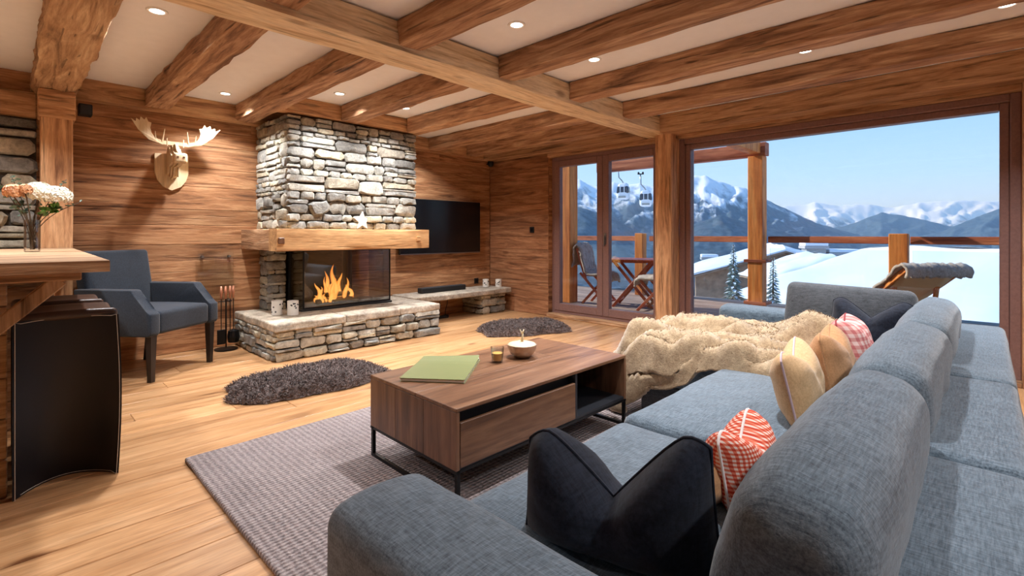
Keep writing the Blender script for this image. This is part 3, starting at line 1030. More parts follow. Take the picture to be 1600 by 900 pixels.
bloom('hydrangea', 'white hydrangea bloom in the middle of the bouquet', M['petal'], (VX - .02, VY + .03, VZ + .35), (.07, .07, .06), 140, .016, 2)
bloom('dried_flower', 'peach coloured dried flower head at the edge of the bouquet', M['peach'], (VX + .03, VY - .075, VZ + .345), (.045, .045, .045), 90, .012, 3)
bloom('dried_flower', 'small peach flower head between brown foliage and white hydrangea', M['peach'], (VX + .05, VY - .03, VZ + .36), (.03, .03, .03), 60, .011, 4)
def sprig(label, tip, mat, seed, ls=.02, n=16):
    o = thing('leafy_sprig', label, 'foliage', (0, 0, 0), 0, 'sprigs in the glass vase')
    b = B(); stem_to(b, tip, .0022, seed); mk('stem', b, M['twig'], o, True)
    base = Vector((VX, VY, VZ + .2)); tip = Vector(tip)
    b = B(); r = random.Random(seed)
    for k in range(n):
        t = .3 + .7 * k / n
        p = base.lerp(tip, t) + Vector((r.uniform(-.008, .008),) * 3)
        d = Vector((r.uniform(-1, 1), r.uniform(-1, 1), r.uniform(-.4, .8))).normalized()
        s = d.orthogonal().normalized()
        u = d.cross(s) * .15
        b.face(b.pts([p, p + d * ls * .5 + s * ls * .42, p + d * ls * 1.1 + s * ls * .3 + u * ls, p + d * ls * 1.35, p + d * ls * 1.1 - s * ls * .3 + u * ls, p + d * ls * .5 - s * ls * .42]))
    mk('leaf_spray', b, mat, o)['kind'] = 'stuff'
sprig('grey green eucalyptus sprig rising above the peach flowers', (VX, VY - .09, VZ + .45), M['euca'], 11)
sprig('thin eucalyptus sprig reaching in front of the timber post', (VX, VY + .15, VZ + .44), M['euca'], 12, .014)
sprig('thin eucalyptus sprig sticking out past the white hydrangea', (VX + .03, VY + .21, VZ + .30), M['euca'], 13, .014)
sprig('eucalyptus sprig against the stone wall beside peach flowers', (VX - .03, VY - .16, VZ + .43), M['euca'], 14)
sprig('bright green leaves under the white hydrangea', (VX + .03, VY + .13, VZ + .27), M['leaf'], 15, .045, 12)
sprig('dark leafy twig hanging low beside the vase', (VX + .03, VY - .07, VZ + .27), M['euca'], 16, .03, 10)

# ================================================================== ARMCHAIR
def seg(poly, fn, d0, d1, name, mat, par):
    b = B(); b.prism(poly, fn, d0, d1)
    bmesh.ops.bevel(b.bm, geom=list(b.bm.edges), offset=.012, segments=2, profile=.5, affect='EDGES', clamp_overlap=True)
    return mk(name, b, mat, par, True, 60)
ac = thing('armchair', 'dark charcoal upholstered armchair with tapered dark legs beside the bar', 'armchair', (-4.88, .82, 0), math.radians(37))
ac.scale = (1.03, 1.10, 1.02)
# local: +x faces forward, y across
b = B(); b.softbox((.02, 0, .425), (.285, .235, .085), .03, 6, lambda p: p + Vector((0, 0, .018 * (1 - (p.x / .29) ** 2) * (1 - (p.y / .24) ** 2) if p.z > 0 else 0))); mk('seat', b, M['charcoal'], ac, True)
b = B(); b.softbox((0, 0, 0), (.05, .27, .30), .03, 6, None, Matrix.Translation((-.295, 0, .655)) @ Matrix.Rotation(math.radians(-9), 4, 'Y')); mk('backrest', b, M['charcoal'], ac, True)
arm = [(-.30, .335), (.30, .335), (.315, .36), (.315, .50), (.26, .53), (.20, .60), (.165, .665), (.15, .675), (-.31, .675)]
for s in (1, -1):
    seg(arm, lambda u, v, d: Vector((u, d, v)), s * .235, s * .315, 'armrest', M['charcoal'], ac)
for sx in (.275, -.265):
    for sy in (.27, -.27):
        b = B(); b.tube([(sx + (.0 if sx > 0 else -.05), sy, 0), (sx, sy, .338)], [.022, .034], 4); mk('leg', b, M['darkleg'], ac)

# ================================================================== FIRE TOOLS, GLASS SHIELD, MOOSE, SPEAKERS
ft = thing('fire_tool_stand', 'black fireplace tool stand with copper handled tools by the hearth', 'fire tools', (-5.24, 1.47, 0))
b = B(); b.lathe([(0, 0), (.10, 0), (.10, .012), (.02, .022), (0, .022)], n=24); mk('base', b, M['blackmetal'], ft, True, 40)
b = B(); b.cyl((0, 0, .02), (0, 0, .56), .006, None, 8); b.bar((-.03, -.06, .46), (-.03, .06, .46), .008, .008); mk('stand', b, M['blackmetal'], ft)
copper = plain('copper_handle', (206, 142, 112), .3, metal=.5)
for k, dy in enumerate((-.05, -.012, .026, .055)):
    b = B(); b.cyl((.03, dy, .08 if k != 2 else .12), (.03, dy, .50), .004, None, 8)
    if k == 0:
        b.box((.025, dy - .035, .06), (.035, dy + .035, .2), .004)
    if k == 3:
        b.lathe([(0, .06), (.045, .07), (.055, .12), (.045, .18), (0, .2)], (.03, dy, 0), 14)
    tl = mk('tool', b, M['blackmetal'], ft)
    b = B(); b.tube([(.03, dy, .49), (.03, dy, .55), (.03, dy, .61)], [.008, .012, .010], 10); mk('handle', b, copper, tl, True)
gs = thing('glass_shield', 'clear glass heat shield fixed to the boarded wall beside the hearth', 'glass panel', (0, 0, 0))
b = B(); b.box((XW + .03, 1.27, .40), (XW + .036, 1.575, .945)); mk('pane', b, M['glass'], gs)
for z in (.46, .89):
    for y in (1.31, 1.54):
        b = B(); b.cyl((XW, y, z), (XW + .04, y, z), .012, None, 12); mk('standoff', b, M['steel'], gs)

mo = thing('moose_head', 'pale wooden moose head trophy with broad antlers on a shield plaque', 'wall decoration', (XW, 1.065, 1.51))
sh = [(-.13, .33), (-.13, .16), (-.11, .09), (-.07, .035), (0, 0), (.07, .035), (.11, .09), (.13, .16), (.13, .33), (0, .335)]
b = B(); b.prism(sh, lambda u, v, d: Vector((d, u, v)), .001, .025); mk('shield_plaque', b, M['mooseply'], mo)
# laminated head and neck: outline slices side by side
neck = [(.02, .10), (.10, .12), (.15, .20), (.22, .20), (.30, .215), (.345, .235), (.35, .285), (.31, .315), (.24, .345), (.20, .40), (.14, .42), (.08, .40), (.02, .34)]
for k, dy in enumerate((-.036, -.018, 0, .018, .036)):
    sc_ = 1 - .16 * abs(k - 2)
    b = B(); b.prism([(.02 + (u - .02) * sc_, .27 + (v - .27) * (1 - .1 * abs(k - 2))) for u, v in neck], lambda u, v, d: Vector((u, d, v)), dy - .0082, dy + .0082); mk('head_slice', b, M['mooseply'], mo)
b = B(); b.softbox((.335, 0, .262), (.03, .052, .045), .02, 4); mk('muzzle', b, M['mooseply'], mo, True)
for s in (1, -1):
    b = B(); b.box((.338 + .026, s * .022 - .008, .262), (.368, s * .022 + .008, .278), .003); mk('nostril', b, M['walnut_z'], mo)
    b = B(); b.prism([(.10, .12), (.14, .115), (.15, .20), (.12, .21)], lambda u, v, d: Vector((u, d, v)), s * .03 - .004, s * .03 + .004); mk('beard_slice', b, M['mooseply'], mo)
    b = B()
    an = [(.0, .40), (.10, .395), (.20, .42), (.28, .49), (.335, .575), (.30, .555), (.295, .585), (.27, .57), (.262, .605), (.235, .585), (.22, .61), (.205, .575), (.18, .57), (.19, .525), (.18, .48), (.155, .445), (.10, .43), (.0, .43)]
    b.prism([(s * u, v) for u, v in an], lambda u, v, d: Vector((d + .15 + .10 * (abs(u) / .33) ** 2, u, v)), -.006, .006)
    antl = mk('antler', b, M['mooseply'], mo)
    b = B(); b.tube([(.16, s * .10, .42), (.19, s * .085, .53)], [.010, .002], 6); b.tube([(.17, s * .15, .43), (.19, s * .155, .50)], [.009, .002], 6); mk('tine', b, M['mooseply'], antl)
    b = B(); b.prism([(.09, .395), (.16, .42), (.17, .37), (.10, .36)], lambda u, v, d: Vector((.16 + d, s * v * .16, u + .29)), -.005, .005); mk('ear', b, M['mooseply'], mo)

sp = thing('wall_speaker', 'small black cube speaker on a bracket beside the capital of the post', 'speaker', (-5.20, .44, 2.1))
b = B(); b.box((-.05, -.04, -.045), (.05, .045, .045), .008, 2); mk('cabinet', b, M['black'], sp); b = B(); b.box((.05, -.03, -.035), (.054, .035, .035), .002); mk('grille', b, M['dkgrey'], sp); b = B(); b.bar((-.22, 0, .03), (-.05, 0, .02), .02, .02, .003); mk('bracket', b, M['black'], sp)
sp = thing('wall_speaker', 'small black speaker in the corner between television and door', 'speaker', (-5.31, 5.03, 2.165))
b = B(); b.lathe([(0, -.05), (.03, -.045), (.045, -.015), (.045, .02), (.03, .045), (0, .05)], n=16); mk('cabinet', b, M['black'], sp, True); b = B(); b.bar((-.11, .03, 0), (0, 0, 0), .02, .02, .003); mk('bracket', b, M['black'], sp)

# ================================================================== TELEVISION SIDE
tv = thing('television', 'large flat black television on the boarded wall beside the chimney', 'television', (XW, 4.17, 1.21))
b = B(); b.box((.035, -.69, -.365), (.07, .69, .365), .006); mk('casing', b, M['black'], tv)
b = B(); b.box((.0695, -.68, -.352), (.072, .68, .357)); mk('screen', b, M['screen'], tv)
b = B(); b.box((.0, -.2, -.15), (.036, .2, .15)); mk('wall_bracket', b, M['blackmetal'], tv)
b = B(); b.box((.0695, -.68, -.368), (.0725, .68, -.356)); mk('lower_bezel', b, M['steel'], tv)
sbar = thing('soundbar', 'long charcoal soundbar lying on the stone bench', 'soundbar', (-5.22, 4.06, .348))
b = B(); b.box((-.05, -.37, 0), (.05, .37, .068), .012, 2); mk('casing', b, M['dkgrey'], sbar); b = B(); b.box((.05, -.36, .008), (.0525, .36, .06), .001); mk('grille', b, M['black'], sbar)
def socket(name, label, lo, hi, n_ax):
    o = thing(name, label, 'switch', (0, 0, 0))
    b = B(); b.box(lo, hi, .003); mk('plate', b, M['black'], o)
    c = (Vector(lo) + Vector(hi)) / 2
    b = B(); h = .022
    if n_ax == 'y':
        b.box((c.x - h, lo[1] - .003, c.z - h), (c.x + h, lo[1], c.z + h), .001)
    else:
        b.box((hi[0], c.y - h, c.z - h), (hi[0] + .003, c.y + h, c.z + h), .001)
    mk('rocker', b, M['blackmetal'], o)
socket('light_switch', 'square black light switch on the boards beside the glazed door', (-4.60, YW - .010, 1.13), (-4.52, YW - .001, 1.21), 'y')
socket('wall_socket', 'square black wall socket above the stone bench', (XW, 4.80, .38), (XW + .010, 4.88, .46), 'x')
def lantern(loc, label, seed, r=.05, h=.135):
    o = thing('candle_lantern', label, 'candle holder', loc, 0, 'white candle lanterns')
    b = B(); b.lathe([(0, 0), (r, 0), (r, h), (r - .005, h), (r - .006, .012), (0, .012)], n=28); mk('shell', b, M['candle'], o, True, 40)
    b = B(); b.lathe([(0, .012), (.028, .012), (.028, .06), (0, .062)], n=16); mk('candle', b, M['wax'], o, True, 40)
    b = B(); rg = random.Random(seed)
    for k in range(16):
        a, z = rg.uniform(0, 2 * PI), rg.uniform(.03, h - .02)
        b.box((-.006, -.002, -.007), (.006, .002, .007), 0, 1, Matrix.Translation((r * math.cos(a), r * math.sin(a), z)) @ Matrix.Rotation(a + PI / 2, 4, 'Z') @ Matrix.Rotation(rg.uniform(0, 3), 4, 'Y'))
    mk('printed_motif', b, M['dkgrey'], o)['kind'] = 'stuff'
lantern((-4.86, 1.80, HZ + .004), 'white patterned candle lantern on the hearth, next to the hearth end', 1)
lantern((-4.74, 1.90, HZ + .004), 'white patterned candle lantern on the hearth, next to the fire glass', 2)
lantern((-5.20, 4.83, .349), 'white candle lantern on the stone bench next to the black socket', 3, .045, .11)
lantern((-5.08, 4.97, .349), 'white candle lantern at the window end of the stone bench', 4, .045, .11)
st = []
for k in range(10):
    a = PI / 2 + k * PI / 5
    r = .10 if k % 2 == 0 else .045
    st.append((r * math.cos(a), r * math.sin(a)))
b = B(); b.prism(st, lambda u, v, d: Vector((-4.62 + d + .05 * (v + .08), 2.55 + u, 1.162 + .081 + v)), -.012, .012)
tag(mk('star_ornament', b, M['white']), 'white five-pointed star ornament standing on the mantel', 'star')
pw = thing('power_strip', 'black power strip with cables on the floor under the stone bench', 'power strip', (-5.15, 3.95, .0))
b = B(); b.box((-.03, -.14, 0), (.03, .14, .04), .006); mk('body', b, M['black'], pw)
for k, (y0, y1) in enumerate(((-.1, -.2), (0, .16), (.1, .3))):
    b = B(); b.tube([(-.0, y0, .04), (.0, y0, .09), (-.08, (y0 + y1) / 2, .12 + .03 * k), (-.2, y1, .24)], .005, 6); mk('cable', b, M['black'], pw, True)

# ================================================================== SHEEPSKINS, RUG
def wool(parent, fn, n, ln, wd, mat, seed, inward=0.0):
    """short curved tufts standing on the surface fn(u, v)"""
    rg = random.Random(seed)
    b = B()
    e = .004
    for _ in range(n):
        u, v = rg.random(), rg.random()
        p = fn(u, v)
        t1, t2 = fn(min(1, u + e), v) - p, fn(u, min(1, v + e)) - p
        nn = t1.cross(t2)
        nn = nn.normalized() if nn.length > 1e-12 else Vector((0, 0, 1))
        if nn.z < -.2 or (parent is not None and nn.z < 0):
            nn = -nn
        d = (nn + Vector((rg.uniform(-1, 1), rg.uniform(-1, 1), rg.uniform(-.5, .6))) * .9).normalized()
        w = d.orthogonal().normalized() * wd
        w = Matrix.Rotation(rg.uniform(0, 6.28), 3, d) @ w
        q = p + d * ln * .6
        g = q + (d + Vector((rg.uniform(-.6, .6), rg.uniform(-.6, .6), -.3))) * ln * .45
        if min(q.z, g.z) < .003:
            continue
        v0 = b.pts([p - w, p + w, q + w * .8, q - w * .8, g])
        b.face(v0[:4]); b.face((v0[3], v0[2], v0[4]))
    o = mk('wool_pile', b, mat, parent)
    o['kind'] = 'stuff'
    return o
def sheepskin(name, label, loc, L, W, rz, seed, mat, h=.09, nr=44, na=190, out=None):
    b = B()
    def rad(a):
        c, s = math.cos(a), math.sin(a)
        e = 1 / ((abs(c) / 1.0) ** 3.6 + (abs(s) / 1.0) ** 3.6) ** (1 / 3.6)
        return e * (1 + .22 * nz(c * 1.9 + seed, s * 1.9, seed) + .06 * nz(c * 5 + seed, s * 5, 2))
    def fn(u, v):
        a = 2 * PI * u
        r = rad(a) * (v ** .75)
        x, y = L / 2 * r * math.cos(a), W / 2 * r * math.sin(a)
        q = Vector((x * 26 + seed, y * 26, 0))
        curl = noise.turbulence(q, 3, False) * .016 + noise.noise(q * .3) * .008
        edge = (1 - v ** 7)
        return Vector((x + noise.noise(q * 1.4) * .006, y + noise.noise(q * 1.4 + Vector((9, 0, 0))) * .006, .004 + h * edge * (.72 + .28 * (1 - v)) + curl * (.25 + edge)))
    b.grid(fn, na, nr, True)
    o = mk(name, b, mat, None, True)
    wool(o, lambda u, v: fn(u, math.sqrt(v)), 9000, .035, .0028, mat, int(seed * 7))
    o.location = loc
    o.rotation_euler = (0, 0, rz)
    return tag(o, label, 'sheepskin')
sheepskin('sheepskin_rug', 'dark brown curly sheepskin on the floorboards between hearth and woven rug', (-3.60, 1.57, 0), 1.05, .60, math.radians(86), 1.0, M['sheep'])
sheepskin('sheepskin_rug', 'dark brown sheepskin on the floor in front of the stone bench', (-3.82, 4.17, 0), 1.05, .62, math.radians(66), 4.0, M['sheep'])

def rugmat():
    t = NT('chunky_woven_wool')
    v = t.coords(True, False)
    mp = t.n('Mapping'); mp.inputs['Scale'].default_value = (1, 1, 1); t.l(v, mp.inputs[0])
    wv = t.n('TexWave', wave_type='BANDS', bands_direction='X')
    wv.inputs['Scale'].default_value = 16; wv.inputs['Distortion'].default_value = 2.2; wv.inputs['Detail'].default_value = 2; wv.inputs['Detail Scale'].default_value = 4
    t.l(mp.outputs[0], wv.inputs[0])
    w2 = t.n('TexWave', wave_type='BANDS', bands_direction='Y')
    w2.inputs['Scale'].default_value = 11; w2.inputs['Distortion'].default_value = 3.0; w2.inputs['Detail'].default_value = 2; w2.inputs['Detail Scale'].default_value = 4
    t.l(mp.outputs[0], w2.inputs[0])
    f = t.noise(v, 160, 4, .7)
    f0 = t.noise(v, 3, 3)
    h = t.math('ADD', t.math('MULTIPLY', wv.outputs['Fac'], .5), t.math('MULTIPLY', w2.outputs['Fac'], .35))
    s = t.math('ADD', t.math('MULTIPLY', h, .42), t.math('ADD', t.math('MULTIPLY', f, .55), t.math('MULTIPLY', f0, .18)))
    t.l(t.ramp(s, [(.32, lin((98, 88, 89))), (.55, lin((156, 142, 141))), (.8, lin((200, 188, 186)))]), t.bsdf.inputs['Base Color'])
    t.bsdf.inputs['Roughness'].default_value = .95
    t.bsdf.inputs['Specular IOR Level'].default_value = .1
    t.bsdf.inputs['Sheen Weight'].default_value = .2
    t.bump(t.math('ADD', h, t.math('MULTIPLY', f, .4)), .8, .02)
    return t.m
b = B(); b.softbox((-1.20, 1.80, .011), (1.585, 1.20, .011), .009, 20, lambda p: p + Vector((.006 * nz(p.y * 9), .006 * nz(p.x * 9, 4), 0)))
tag(mk('woven_rug', b, rugmat(), smooth=True), 'large mottled grey woven wool rug under the coffee table and sofa', 'rug')

# ================================================================== COFFEE TABLE
ct = thing('coffee_table', 'low brown wooden coffee table with drawer, open shelf and black metal frame', 'coffee table', (-1.815, 1.845, .022), math.radians(-1.0))
tw, tl_, tz0, tz1 = .335, .612, .148, .395      # half width, half length, body bottom, top
b = B(); b.box((-tw, -tl_, tz1 - .016), (.05, .30, tz1), .002); mk('top_board', b, M['walnut_y'], ct)
b = B(); b.box((-tw, .303, tz1 - .016), (.05, tl_, tz1), .002); mk('top_board', b, M['walnut_y'], ct)
b = B(); b.box((.052, -tl_, tz1 - .016), (tw, tl_, tz1), .002); mk('top_board', b, M['walnut_y'], ct)
for k in range(3):
    b = B(); b.box((-tw + k * tw * 2 / 3 + .0007, -tl_, tz0), (-tw + (k + 1) * tw * 2 / 3 - .0007, -tl_ + .018, tz1 - .017), .001); mk('end_panel', b, M['walnut_z'], ct)
b = B(); b.box((-tw, tl_ - .018, tz0), (tw, tl_, tz1 - .017), .001); mk('end_panel', b, M['walnut_z'], ct)
b = B(); b.box((-tw, -tl_ + .018, tz0), (-tw + .016, tl_ - .018, tz1 - .017), .001); mk('back_panel', b, M['walnut_y'], ct)
b = B(); b.box((-tw + .017, -tl_ + .018, tz0), (tw - .004, tl_ - .018, tz0 + .014)); b.box((-tw + .017, .15, tz0 + .014), (tw - .004, .166, tz1 - .017)); b.box((-.1, -tl_ + .018, tz0 + .014), (-.085, tl_ - .018, tz1 - .017)); b.box((-tw + .017, -tl_ + .018, tz1 - .03), (tw - .03, tl_ - .018, tz1 - .017)); mk('carcass', b, M['inner'], ct)
b = B(); b.box((tw - .02, -tl_ + .022, tz0 + .006), (tw - .001, .148, tz1 - .062), .002); dr = mk('drawer', b, M['walnut_y'], ct)
b = B(); b.box((tw - .06, -tl_ + .03, tz1 - .10), (tw - .05, .148, tz1 - .03)); mk('finger_gap', b, M['inner'], dr)
for s in (1, -1):
    y = s * (tl_ - .012)
    b = B(); q = .016
    b.box((-tw, y - q / 2, 0), (-tw + q, y + q / 2, tz0)); b.box((tw - q, y - q / 2, 0), (tw, y + q / 2, tz0)); b.box((-tw, y - q / 2, 0), (tw, y + q / 2, q)); b.box((-tw, y - q / 2, tz0 - q), (tw, y + q / 2, tz0)); mk('leg_frame', b, M['blackmetal'], ct)
for s in (1, -1):
    b = B(); b.box((s * (tw - .008) - .008, -tl_, tz0 - .012), (s * (tw - .008) + .008, tl_, tz0 - .0)); mk('side_rail', b, M['blackmetal'], ct)
TZ = .022 + tz1
bk = thing('magazine', 'green covered magazine lying on the coffee table', 'magazine', (-1.97, 1.535, TZ + .0005), math.radians(38))
bk.scale = (.86, .86, .86)
b = B(); b.box((-.175, -.24, .0007), (.175, .24, .016), .002)
mk('pages', b, M['paper'], bk)
def cover(u, v):
    return Vector((-.18 + .36 * u, -.245 + .46 * v, .0195 + .02 * max(0, v - .75) * 4 * (.3 + .7 * u)))
b = B(); b.grid(cover, 4, 10); b.box((-.18, -.245, .0163), (.18, .215, .019)); mk('cover', b, M['green'], bk)
b = B(); b.box((-.18, -.245, 0), (.18, .245, .0006)); mk('back_cover', b, M['green'], bk)
b = B(); b.grid(lambda u, v: Vector((-.10 + .27 * u, .19 + .055 * v, .0165 + .016 * v * v * u)), 4, 6); mk('lifted_page', b, M['paper'], bk)
cg = thing('candle_glass', 'small tumbler with amber candle wax beside the lidded bowl', 'candle', (-1.885, 1.835, TZ))
cg.scale = (.86, .86, .9)
b = B(); b.lathe([(0, 0), (.034, 0), (.043, .09), (.041, .09), (.033, .012), (0, .010)], n=24); mk('tumbler', b, M['tumbler'], cg, True, 50)
b = B(); b.lathe([(0, .013), (.032, .013), (.036, .055), (.01, .053), (0, .054)], n=24); mk('wax', b, M['wax'], cg, True, 50)
bw = thing('lidded_bowl', 'round hammered bowl with pale wooden lid and antler handle', 'bowl', (-1.862, 2.005, TZ))
bw.scale = (.86, .86, .86)
b = B(); b.lathe([(0, 0), (.045, 0), (.075, .025), (.093, .06), (.096, .085), (.092, .086), (.088, .06), (.07, .03), (0, .01)], n=32); mk('bowl', b, M['bowl'], bw, True, 50)
b = B(); b.lathe([(0, .103), (.05, .100), (.085, .090), (.091, .084), (.088, .078), (0, .078)], n=32); ld = mk('lid', b, M['lid'], bw, True, 50)
b = B(); b.tube([(0, 0, .10), (.004, 0, .13), (0, .004, .155)], [.009, .008, .006], 8)
for a in range(4):
    b.tube([(0, .004, .15), (.018 * math.cos(a * 1.6), .018 * math.sin(a * 1.6), .178)], [.006, .002], 6)
mk('antler_handle', b, plain('antler_bone', (214, 196, 160), .5), ld, True)

# ================================================================== SOFA
sf = thing('sofa', 'long grey linen corner sofa with chaise and fat back cushions', 'sofa', (0, 0, 0))
def wr(seed, a=.006, f=7):
    def fn(p):
        n = noise.noise_vector(Vector((p.x * f + seed, p.y * f, p.z * f)))
        return p + n * a
    return fn
b = B(); b.softbox((-.50, 2.275, .15), (.45, 1.58, .09), .02, 8); mk('base', b, M['sofa_dark'], sf, True)
b = B(); b.softbox((-1.20, 3.23, .15), (.27, .62, .09), .02, 6); mk('chaise_base', b, M['sofa_dark'], sf, True)
def seat(x0, x1, y0, y1, z0, z1, seed):
    hx, hy, hz = (x1 - x0) / 2, (y1 - y0) / 2, (z1 - z0) / 2
    g = wr(seed, .005, 6)
    def fn(p):
        q = g(p)
        if p.z > 0:
            q.z += .022 * (1 - (p.x / hx) ** 2) * (1 - (p.y / hy) ** 2)
        return q
    b = B(); b.softbox(((x0 + x1) / 2, (y0 + y1) / 2, (z0 + z1) / 2), (hx, hy, hz), .045, 10, fn)
    return mk('seat_cushion', b, M['sofa'], sf, True)
seat(-.99, -.22, .705, 1.615, .225, .41, 1)
seat(-1.0, -.22, 1.622, 2.60, .225, .415, 2)
seat(-1.51, -.20, 2.61, 3.84, .225, .41, 3)
for y0, y1, sd in ((.47, 1.538, 1), (1.542, 2.468, 2), (2.472, 3.95, 3)):
    b = B(); b.softbox((-.025, (y0 + y1) / 2, .32), (.108, (y1 - y0) / 2, .26), .035, 8, wr(sd + 9, .003, 5)); mk('back_panel', b, M['sofa'], sf, True)
def back_cushion(y0, y1, seed):
    hy = (y1 - y0) / 2
    g = wr(seed, .010, 5)
    g2 = wr(seed + 3, .004, 16)
    def fn(p):
        k = 1 - (p.y / hy) ** 4
        q = g2(g(p))
        q.x += (.032 * k * (1 - (p.z / .21) ** 2)) * (1 if p.x > 0 else -1) * (1.1 if p.x < 0 else .35)
        q.z += .022 * k * (1 if p.z > 0 else 0)
        q.x *= 1 - .22 * max(0, p.z / .2)
        q.y += .006 * math.sin(p.z * 30 + seed)
        return q
    b = B(); b.softbox((0, 0, 0), (.098, hy, .178), .07, 12, fn, Matrix.Translation((-.205, (y0 + y1) / 2, .558)) @ Matrix.Rotation(math.radians(10), 4, 'Y'))
    c = mk('back_cushion', b, M['sofa'], sf, True)
    return c
back_cushion(.74, 1.622, 1)
back_cushion(1.632, 2.605, 5)
back_cushion(2.615, 3.66, 9)
def armrest(x0, x1, y0, y1, z1, seed):
    b = B(); g = wr(seed, .004, 6)
    hx, hy, hz = (x1 - x0) / 2, (y1 - y0) / 2, (z1 - .06) / 2
    b.softbox(((x0 + x1) / 2, (y0 + y1) / 2, .06 + hz), (hx, hy, hz), .04, 9, lambda p: g(p) + Vector((0, 0, .014 * (1 - (p.y / hy) ** 2) if p.z > hz * .6 else 0)))
    return mk('armrest', b, M['sofa'], sf, True)
armrest(-.985, -.138, .45, .700, .54, 4)
armrest(-1.50, -.15, 3.85, 4.08, .545, 8)
b = B(); b.softbox((0, 0, 0), (.345, .075, .20), .05, 9, lambda p: p + Vector((0, .03 * (1 - (p.x / .34) ** 2) * (1 - (p.z / .2) ** 2) * (1 if p.y > 0 else -1), 0)), Matrix.Translation((-.635, 3.71, .575)) @ Matrix.Rotation(math.radians(-14), 4, 'X') @ Matrix.Rotation(math.radians(1.5), 4, 'Y'))
mk('chaise_cushion', b, M['sofa_dark'], sf, True)
for x, y in ((-.93, .52), (-.02, .52), (-.93, 2.3), (-.02, 2.3), (-1.42, 2.75), (-1.42, 3.9), (-.02, 3.9)):
    b = B(); b.cyl((x, y, .022 if y < 3 else 0), (x, y, .065), .022, .026, 10); mk('foot', b, M['darkleg'], sf)
rebase(sf, (-.6, 2.27, 0))

# ================================================================== SCATTER CUSHIONS
def checkmat(name, a, b_, c, f=105.0):
    t = NT(name)
    v = t.n('TexCoord').outputs['Object']
    sp_ = t.n('SeparateXYZ'); t.l(v, sp_.inputs[0])
    sx = t.math('GREATER_THAN', t.math('FRACT', t.math('MULTIPLY', sp_.outputs['X'], f)), .5)
    sz = t.math('GREATER_THAN', t.math('FRACT', t.math('MULTIPLY', sp_.outputs['Z'], f)), .5)
    s = t.math('MULTIPLY', t.math('ADD', sx, sz), .5)
    t.l(t.ramp(s, [(.0, lin(a)), (.5, lin(b_)), (1, lin(c))]), t.bsdf.inputs['Base Color'])
    t.bsdf.inputs['Roughness'].default_value = .9
    t.bsdf.inputs['Specular IOR Level'].default_value = .15
    return t.m
GING = checkmat('red_gingham', (240, 216, 206), (222, 124, 98), (198, 66, 48))
PINK = checkmat('pink_plaid', (238, 206, 200), (220, 158, 152), (200, 116, 116), 30)
def pillow(label, w, h, T, chop, mat, loc, rz, tilt=0.0, pipe=None, seed=0, skew=0.0):
    o = thing('cushion', label, 'cushion', loc, rz, 'scatter cushions on the sofa')
    n = 26
    R = Matrix.Rotation(tilt, 4, 'X')
    def outline(u, v):
        x = u * w / 2 * (1 - .05 * (1 - v * v))
        z = (v + 1) / 2 * h
        zc = v * (1 - .10 * (1 - u * u))
        z = (zc + 1) / 2 * h
        k = max(0.0, (v + 1) / 2)
        z -= chop * max(0.0, 1 - abs(u) / .78) ** 1.15 * k ** 1.5
        z += skew * u * k - .035 * abs(u) ** 6 * k ** 3
        x *= 1 - .10 * k ** 2
        return x, z
    def surf(u, v, s):
        x, z = outline(u, v)
        t = T * (max(0, 1 - abs(u) ** 3.2) ** .62) * (max(0, 1 - abs(v) ** 3.2) ** .62)
        k = max(0.0, (v + 1) / 2)
        t *= 1 - (.45 * chop / .12 if chop else 0) * math.exp(-(u / .22) ** 2) * k
        t += .006 * nz(u * 3 + seed, v * 3, s)
        p = R @ Vector((x, s * max(t, .0), z))
        return p
    b = B()
    rows = {}
    for s in (1, -1):
        vs = []
        for i in range(n + 1):
            col = []
            for j in range(n + 1):
                u, v = math.sin(PI / 2 * (2 * i / n - 1)), math.sin(PI / 2 * (2 * j / n - 1))
                e = i in (0, n) or j in (0, n)
                if e and (i, j) in rows:
                    col.append(rows[(i, j)])
                else:
                    q = b.bm.verts.new(surf(u, v, s if not e else 0))
                    if e:
                        rows[(i, j)] = q
                    col.append(q)
            vs.append(col)
        for i in range(n):
            for j in range(n):
                b.face((vs[i][j], vs[i + 1][j], vs[i + 1][j + 1], vs[i][j + 1]))
    mk('cover', b, mat, o, True)
    b = B()
    ed = [(i, 0) for i in range(n)] + [(n, j) for j in range(n)] + [(i, n) for i in range(n, 0, -1)] + [(0, j) for j in range(n, -1, -1)]
    b.tube([surf(math.sin(PI / 2 * (2 * i / n - 1)), math.sin(PI / 2 * (2 * j / n - 1)), 0) for i, j in ed], .004, 6, False)
    mk('piping', b, pipe or mat, o, True)
    return o
pillow('dark navy felt cushion with pinched middle leaning in the corner by the near armrest', .43, .285, .11, .14, M['navy'], (-.57, .91, .415), math.radians(15), math.radians(6), seed=1, skew=.03)
pillow('dark navy cushion with pinched middle against the tall chaise cushion', .42, .33, .09, .10, M['navy'], (-.47, 3.37, .42), math.radians(-6), math.radians(-10), seed=2)
pillow('plain beige cushion with pointed ears standing against the middle back cushion', .48, .28, .075, .06, M['beige'], (-.48, 2.10, .42), math.radians(97), math.radians(-14), plain('lilac_piping', (206, 184, 190), .8), 3)
pillow('tan cushion half hidden behind the beige cushion', .42, .29, .075, .06, M['tan'], (-.445, 2.50, .42), math.radians(94), math.radians(-13), seed=4)
pillow('pink plaid cushion with red seam behind the tan cushion', .40, .30, .085, .04, PINK, (-.43, 2.90, .42), math.radians(92), math.radians(-18), plain('dark_red_piping', (140, 46, 52), .8), 5)
pillow('red and white gingham cushion squeezed beside the navy felt cushion', .31, .195, .075, .06, GING, (-.445, 1.36, .425), math.radians(92), math.radians(-12), plain('white_piping', (238, 228, 226), .8), 6)
